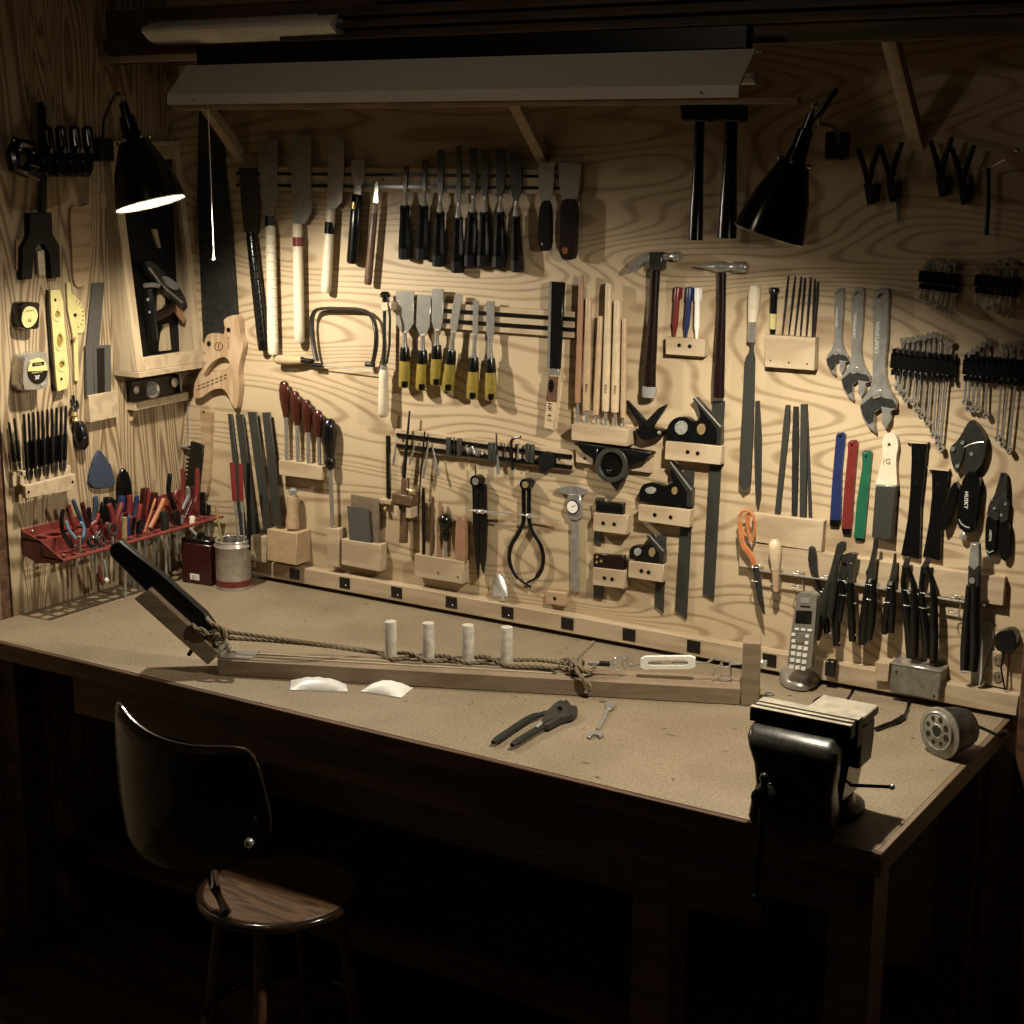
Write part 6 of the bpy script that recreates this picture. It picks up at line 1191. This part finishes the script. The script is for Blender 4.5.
t.p('jaw', G().prism([T(x, y, .020) for x, y in K([(106, 422), (118, 428), (138, 452), (128, 462), (112, 445)])], -ZU*.012, .001), 'darksteel'); t.p('pivot', G().lathe(T(*K([(85, 462)])[0], .018), T(*K([(85, 462)])[0], .022), [(0, .005), (1, .005)], 12), 'iron'); t.p('grip_mark', G().prism([T(x, y, .0215) for x, y in Z(360, 580, 5.12, [(900, 745), (928, 722), (935, 732), (908, 755)])], -ZU*.002), 'greyrub'); t.done()
t = Th('spanner', 'small open ended wrench lying on the bench by the pliers', 'wrench')
t.p('shaft', tbt(K([(290, 462), (270, 510), (245, 555)]), [2.2, 2.0, 2.2], .004), 'steel')
t.p('jaw', G().prism([T(x, y, .007) for x, y in K([(278, 440), (296, 428), (304, 440), (312, 430), (322, 442), (316, 458), (298, 466), (280, 458)])], -ZU*.0055, .0008), 'steel'); t.p('jaw', G().prism([T(x, y, .007) for x, y in K([(236, 552), (262, 556), (270, 575), (255, 584), (246, 572), (226, 572), (214, 584), (200, 578), (208, 562)])], -ZU*.0055, .0008), 'steel'); t.done()
c = T(769, 693.5, .003); one('eye_ring', 'small steel ring lying behind the vise', 'ring', G().tube([c+V((.010*math.cos(q*.524), .010*math.sin(q*.524), 0)) for q in range(12)], .0022, 8, True), 'steel')
# ---- cordless phone in its dock
K = lambda pts: Z(720, 560, 5.12, pts); wf = .118
t = Th('cordless_phone', 'silver cordless phone standing in a low charging dock', 'phone')
body = K(sm([(392, 190), (412, 172), (460, 168), (488, 182), (494, 215), (482, 380), (468, 520), (462, 556), (400, 560), (348, 545), (352, 470), (370, 330)], 3))
bd = t.p('handset', G().pw(body, wf-.024, wf, B, .003, seg=2), 'phone')
t.p('earpiece', G().pw(K([(415, 196), (458, 196), (456, 222), (414, 220)]), wf, wf+.001), 'greyrub', bd); t.p('maker_mark', G().pw(K([(410, 232), (462, 236), (462, 244), (410, 240)]), wf, wf+.0008), 'iron', bd)
t.p('screen', G().pw(K([(390, 258), (472, 262), (466, 328), (384, 322)]), wf, wf+.001), 'black', bd)
for r_ in range(3):
    x0 = 382+r_*33; t.p('key', G().pw(K([(x0, 348+r_*3), (x0+22, 350+r_*3), (x0+21, 360+r_*3), (x0-1, 358+r_*3)]), wf, wf+.0015), 'turnsilver', bd)
t.p('navigation_key', G().pw(K(circ(410, 403, 22, 26, 16)), wf, wf+.002), 'phone', bd)
for x, y in ((376, 382), (376, 415), (447, 390), (443, 425)): t.p('key', G().pw(K([(x-9, y-8), (x+9, y-7), (x+8, y+8), (x-10, y+7)]), wf, wf+.0015), 'turnsilver', bd)
for r_ in range(4):
    for c_ in range(3):
        x = 378+c_*30-r_*4; y = 444+r_*34+c_*5; t.p('key', G().pw(K([(x-11, y-9), (x+11, y-8), (x+10, y+10), (x-12, y+9)]), wf, wf+.0015), 'turnsilver', bd)
dk = [(779.5, 682), (786, 688.5), (800, 692), (812, 690), (824, 679), (829, 667), (824, 660), (808, 659), (790, 664), (781, 672)]
P0 = [T(x, y, .0008) for x, y in sm(dk, 3)]; cm = sum(P0, V())/len(P0)
rings = [[cm + (p-cm)*s_ + ZU*z for p in P0] for s_, z in ((.9, 0), (1, .003), (1.0, .014), (.94, .022), (.80, .028), (.5, .030))]
t.p('dock', G().ring(rings), 'phone'); t.done()
# ---- cords and chargers at the wall
t = Th('wall_charger', 'black charger block behind the phone by the wall', 'charger'); t.p('charger_body', G().pw([(825, 660), (836, 662), (835, 678), (824, 676)], .0335, .055, B, .003), 'black'); t.p('cord', G().tube([T(836, 676, .003), T(848, 681, .003), T(866, 678, .003)], .002, 6), 'black'); t.done()
t = Th('usb_plug', 'black upright plug with metal tip standing between charger and cord coil', 'plug'); t.p('plug_body', G().lathe(T(855.5, 686, .0005), T(855.5, 686, .0005)+ZU*.045, [(0, .008), (.1, .010), (.8, .009), (1, .007)], 10), 'black'); t.p('tip', G().lathe(T(855.5, 686, .0005)+ZU*.045, T(855.5, 686, .0005)+ZU*.052, [(0, .005), (1, .004)], 8), 'chrome'); t.p('cord', G().tube([T(854, 688, .003), T(850, 695, .003), T(845, 702, .003)], .0025, 6), 'black'); t.done()
t = Th('white_cord', 'small coil of white cord lying beside the upright plug', 'cord'); g = G()
for k_ in range(3): g.tube([T(868+8*math.cos(q*.524)+k_, 683+3.2*math.sin(q*.524), .003+k_*.003) for q in range(12)], .0018, 6, True)
t.p('coil', g, 'white'); t.done()
one('cable_loop', 'loop of black cord standing up behind the vise', 'cord', G().tube(sm([tuple(T(x, y, h_)) for x, y, h_ in ((810, 712, .004), (812, 706, .012), (816, 700, .022), (824, 697, .024), (831, 702, .014), (834, 708, .004))], 4, False), .0032, 8), 'black')
one('cable_lead', 'bent black lead with thick plug end between vise and sharpener', 'cord', G().tube([T(*p, .006) for p in sm([(876, 729), (886, 725), (895, 722), (903, 717), (907, 710), (909, 701)], 3, False)], [.005]*6+[.0065]*4+[.003]*6, 8), 'black')
# ---- pencil sharpener
fn = V((-.45, -.89, 0)).normalized(); R2 = .050; fc_ = T(940, 757) + V((-.004, .0, 0)); fc_ = V((fc_.x, fc_.y, HB+R2+.001)) - fn*0
t = Th('pencil_sharpener', 'round metal crank pencil sharpener lying on the bench by the right edge', 'pencil sharpener')
sd = V((fn.y, -fn.x, 0))
b_ = t.p('body', G().lathe(fc_, fc_-fn*.085, [(0, R2*.93), (.04, R2), (.25, R2), (.3, R2*.95), (.6, R2*.90), (.85, R2*.78), (1, R2*.5)], 24), 'darksteel')
t.p('flange', G().lathe(fc_-fn*.004, fc_+fn*.002, [(0, R2*1.06), (.8, R2*1.08), (1, R2*1.04)], 28), 'dialgrey')
dc_ = fc_+ZU*.006
t.p('selector_dial', G().lathe(dc_+fn*.002, dc_+fn*.008, [(0, R2*.80), (.7, R2*.80), (1, R2*.74)], 24), 'dialgrey'); t.p('dial_rim', G().tube([dc_+fn*.008+(sd*math.cos(q*math.pi/14)+ZU*math.sin(q*math.pi/14))*R2*.77 for q in range(28)], .0015, 6, True), 'satin')
for i in range(8):
    q = 2*math.pi*i/8+.3; c = dc_+fn*.0081+(sd*math.cos(q)+ZU*math.sin(q))*R2*.53; r_ = .0050+.0006*(i % 5); t.p('pencil_hole', G().lathe(c, c+fn*.0006, [(0, r_), (1, r_)], 10), 'black')
t.p('hub_ring', G().tube([dc_+fn*.0085+(sd*math.cos(q*math.pi/10)+ZU*math.sin(q*math.pi/10))*R2*.27 for q in range(20)], .0014, 6, True), 'satin'); t.p('hub', G().lathe(dc_+fn*.008, dc_+fn*.0095, [(0, R2*.24), (1, R2*.22)], 14), 'black')
cb_ = fc_-fn*.085; t.p('crank_arm', G().tube([cb_, cb_-fn*.012, cb_-fn*.014+V((.03, .0, -.008)), cb_-fn*.014+V((.048, 0, -.014))], .0035, 8), 'iron'); t.p('crank_knob', G().lathe(cb_-fn*.014+V((.048, 0, -.014)), cb_-fn*.040+V((.050, 0, -.014)), [(0, .005), (.5, .009), (1, .006)], 10), 'black'); t.done()
# ---- bench vise
t = Th('bench_vise', 'heavy black bench vise clamped at the front right corner of the bench', 'vise')
YJ = .80; a, b = B(750, 705, YJ), B(851, 727, YJ); zt_ = (a.z+b.z)/2; x0, x1 = a.x, b.x
t.p('front_jaw', G().aabb(x0, x1, -YJ, -YJ+.011, zt_-.028, zt_-.0035, .001), 'iron'); t.p('jaw_top', G().aabb(x0, x1, -YJ, -YJ+.011, zt_-.0034, zt_, .0006), 'anvil')
t.p('jaw_plate', G().aabb(x0+.003, x1-.003, -YJ+.0112, -YJ+.019, zt_-.028, zt_-.006), 'iron'); t.p('jaw_plate', G().aabb(x0+.003, x1-.003, -YJ+.0192, -YJ+.029, zt_-.03, zt_+.0005, .0008), 'anvil')
t.p('rear_jaw', G().aabb(x0, x1, -YJ+.038, -YJ+.062, zt_-.055, zt_-.0035, .0015), 'iron'); t.p('jaw_top', G().aabb(x0, x1, -YJ+.038, -YJ+.062, zt_-.0034, zt_, .0006), 'anvil'); t.p('jaw_gap_plate', G().aabb(x0+.003, x1-.003, -YJ+.0292, -YJ+.0378, zt_-.03, zt_-.006), 'iron')
xm = (x0+x1)/2
def rrect(z, xa, xb, yf, yb=-YJ+.024, r=.014):
    o = []
    for cx_, cy_, a0 in ((xb-r, yb-.004, 0), (xa+r, yb-.004, 90), (xa+r, yf+r, 180), (xb-r, yf+r, 270)):
        for k_ in range(4): q = math.radians(a0+k_*30); rr_ = r if a0 > 90 else .004; o.append(V((cx_+rr_*math.cos(q), cy_+rr_*math.sin(q), z)))
    return o
t.p('front_casting', G().ring([rrect(zt_-.0285, x0+.010, x1-.030, -YJ-.006, r=.004), rrect(zt_-.034, x0+.008, x1-.022, -YJ-.026), rrect(zt_-.045, x0+.010, x1-.012, -YJ-.040), rrect(zt_-.062, x0+.016, x1-.010, -YJ-.046), rrect(zt_-.09, x0+.028, x1-.012, -YJ-.048),
    rrect(HB+.08, x0+.034, x1-.016, -YJ-.048), rrect(HB+.045, x0+.026, x1-.012, -YJ-.050), rrect(HB+.015, x0+.022, x1-.008, -YJ-.050), rrect(HB+.002, x0+.026, x1-.012, -YJ-.046)]), 'worncast')
t.p('rear_casting', G().prism([V((x, -YJ+.042, max(z, HB+.025))) for x, z in [(x0+.01, zt_-.04), (x1-.01, zt_-.04), (x1-.03, HB+.03), (x0+.03, HB+.03)]], (0, .10, 0), .010, seg=2), 'japan')
s0, s1, s2 = T(846, 697, zt_-HB), T(877, 704.5, zt_-HB), T(852, 727, zt_-HB)
t.p('anvil_top', G().aabb(x0+.085, x1+.0, -YJ+.063, s1.y+.01, zt_-.022, zt_-.004, .002), 'anvil'); t.p('anvil_body', G().prism([V((x0+.075, y_, z_)) for y_, z_ in ((-YJ+.063, zt_-.0225), (s1.y, zt_-.0225), (s1.y, zt_-.06), (-YJ+.125, zt_-.105), (-YJ+.063, zt_-.105))], (x1-.077-x0, 0, 0), .004), 'japan'); t.p('neck', G().aabb(x0+.04, x1-.04, -YJ+.066, -YJ+.13, HB+.03, zt_-.10, .01), 'japan')
t.p('swivel_base', G().lathe((xm, -YJ+.10, HB+.001), (xm, -YJ+.10, HB+.035), [(0, .090), (.3, .092), (.6, .075), (1, .07)], 24), 'japan')
t.p('lock_bar', G().tb([(846, 785, .71), (892, 787, .69)], 1.9, .7), 'steel'); t.p('lock_bar_cap', G().ball(B(892, 787, .69), .006, 10), 'satin')
t.p('lock_nut', G().lathe(B(838, 785, .715), B(849, 785.5, .705), [(0, .018), (.8, .018), (1, .012)], 12), 'iron')
t.p('screw_housing', G().lathe((xm-.03, -YJ-.028, HB+.075), (xm-.03, -YJ-.06, HB+.075), [(0, .028), (.6, .026), (1, .02)], 16), 'japan')
t.p('screw_head', G().lathe((xm-.03, -YJ-.058, HB+.075), (xm-.03, -YJ-.095, HB+.075), [(0, .016), (.3, .020), (.9, .020), (1, .014)], 14), 'iron')
t.p('handle_bar', G().tube([(xm-.03, -YJ-.080, HB+.11), (xm-.035, -YJ-.080, HB-.12)], .006, 10), 'iron'); t.p('handle_end', G().ball((xm-.035, -YJ-.080, HB-.122), .009, 10), 'iron'); t.p('handle_end', G().ball((xm-.03, -YJ-.080, HB+.112), .009, 10), 'iron')
t.done()
# ---- dark clamps in the shadow at top right
for i, (x, y) in enumerate(((868, 170), (890, 167), (940, 162), (962, 170))):
    t = Th('spring_clamp', ['leftmost dark V shaped clamp in the shadow right of the lamp', 'second dark V shaped clamp, above the thin bright strip', 'third dark V shaped clamp, below the right strut', 'rightmost dark V shaped clamp in the shadow'][i], 'clamp', 'dark clamps in shadow on the back wall')
    t.p('arm', G().tb([(x-10, y-22), (x-3, y), (x, y+18)], [2.6, 3.2, 2], .03, sq=.6), 'rosewood'); t.p('arm', G().tb([(x+12, y-25), (x+4, y-2), (x+1, y+18)], [2.6, 3.2, 2], .038, sq=.6), 'rosewood'); t.p('jaw', G().pw([(x-5, y+14), (x+7, y+14), (x+5, y+32), (x-1, y+36)], -.0003, .040, B, .002), 'iron'); t.p('tip_cap', G().ball(B(x-10, y-22, .03), .0035, 8), 'steel'); t.done()
one('scraper_strip', 'thin bright curved metal strip hanging in the shadow at upper right', 'metal strip', G().pw([(896, 190), (898.5, 191), (899.5, 210), (899, 222), (897, 223), (896, 208)], .002, .004), 'chrome')
t = Th('bench_brace', 'dark upright tool with slanting bright handle in the top right shadow', 'hand tool'); t.p('upright', G().tb([(988, 168, .03), (988, 205, .03), (986, 235, .03)], 2.6), 'iron'); t.p('cap', G().ball(B(985, 168, .04), .004, 8), 'steel'); t.p('handle', G().tb([(990, 168, .03), (1000, 162, .05), (1006, 159, .06)], 1.2), 'satin'); t.p('knob', G().ball(B(1017, 150, .06), .005, 8), 'steel'); t.done()  # satin bar and its end knob are added in place of a slanting glint
# ================================================================== round seated stool with a hoop back
zs = HB-.375; sc_ = T(281, 924, -.375) - V((.66, -.75, 0)).normalized()*.172
t = Th('stool', 'dark stool with round wooden seat and solid curved back in front of the bench', 'stool')
Rs = .172
t.p('seat', G().lathe((sc_.x, sc_.y, zs-.028), (sc_.x, sc_.y, zs), [(0, Rs*.9), (.3, Rs*.97), (.85, Rs*.97), (1, Rs*.95)], 40), 'seatw'); t.p('seat_rim', G().tube([(sc_.x+Rs*math.cos(q*math.pi/20), sc_.y+Rs*math.sin(q*math.pi/20), zs-.012) for q in range(40)], .011, 10, True), 'glossdark')
for q in (0.4, 1.97, 3.54, 5.11): t.p('leg', G().tube([(sc_.x+.13*math.cos(q), sc_.y+.13*math.sin(q), zs-.02), (sc_.x+.20*math.cos(q), sc_.y+.20*math.sin(q), .0)], .014, 10), 'darkwood')
t.p('foot_ring', G().tube([(sc_.x+.175*math.cos(q*math.pi/16), sc_.y+.175*math.sin(q*math.pi/16), .22) for q in range(32)], .009, 8, True), 'glossdark')
wr = 1.30
tl_ = [(104, 716), (110, 709), (130, 721), (160, 735), (195, 746), (228, 752), (240, 764), (248, 800), (252, 840), (240, 862), (200, 868), (160, 860), (125, 840), (110, 800), (103, 750)]
fr_ = [B(x, y, wr) for x, y in sm(tl_, 3)]
c_ = sum(fr_, V())/len(fr_)
def bowl(p, k, off): q = c_ + (p-c_)*k; d = (q.x-c_.x); return q + V((0, -off + d*d*1.6, 0))
t.p('back_panel', G().ring([[bowl(p, k, o_) for p in fr_] for k, o_ in ((.3, .0), (.9, .0), (1, .008), (1, .02), (.9, .028), (.3, .030))]), 'glossdark')
t.p('back_edge', G().tube([bowl(p, 1, .014) for p in fr_], .005, 8, True), 'glossdark')
a_ = T(214, 850, -.24); b_ = T(226, 913, -.365)
t.p('back_post', G().tube([bowl(B(205, 850, wr), 1, 0), T(214, 885, -.33), b_], .012, 10), 'glossdark')
t.p('tilt_knob', G().ball(B(249, 843, wr+.02), .010, 10), 'chrome'); t.done()
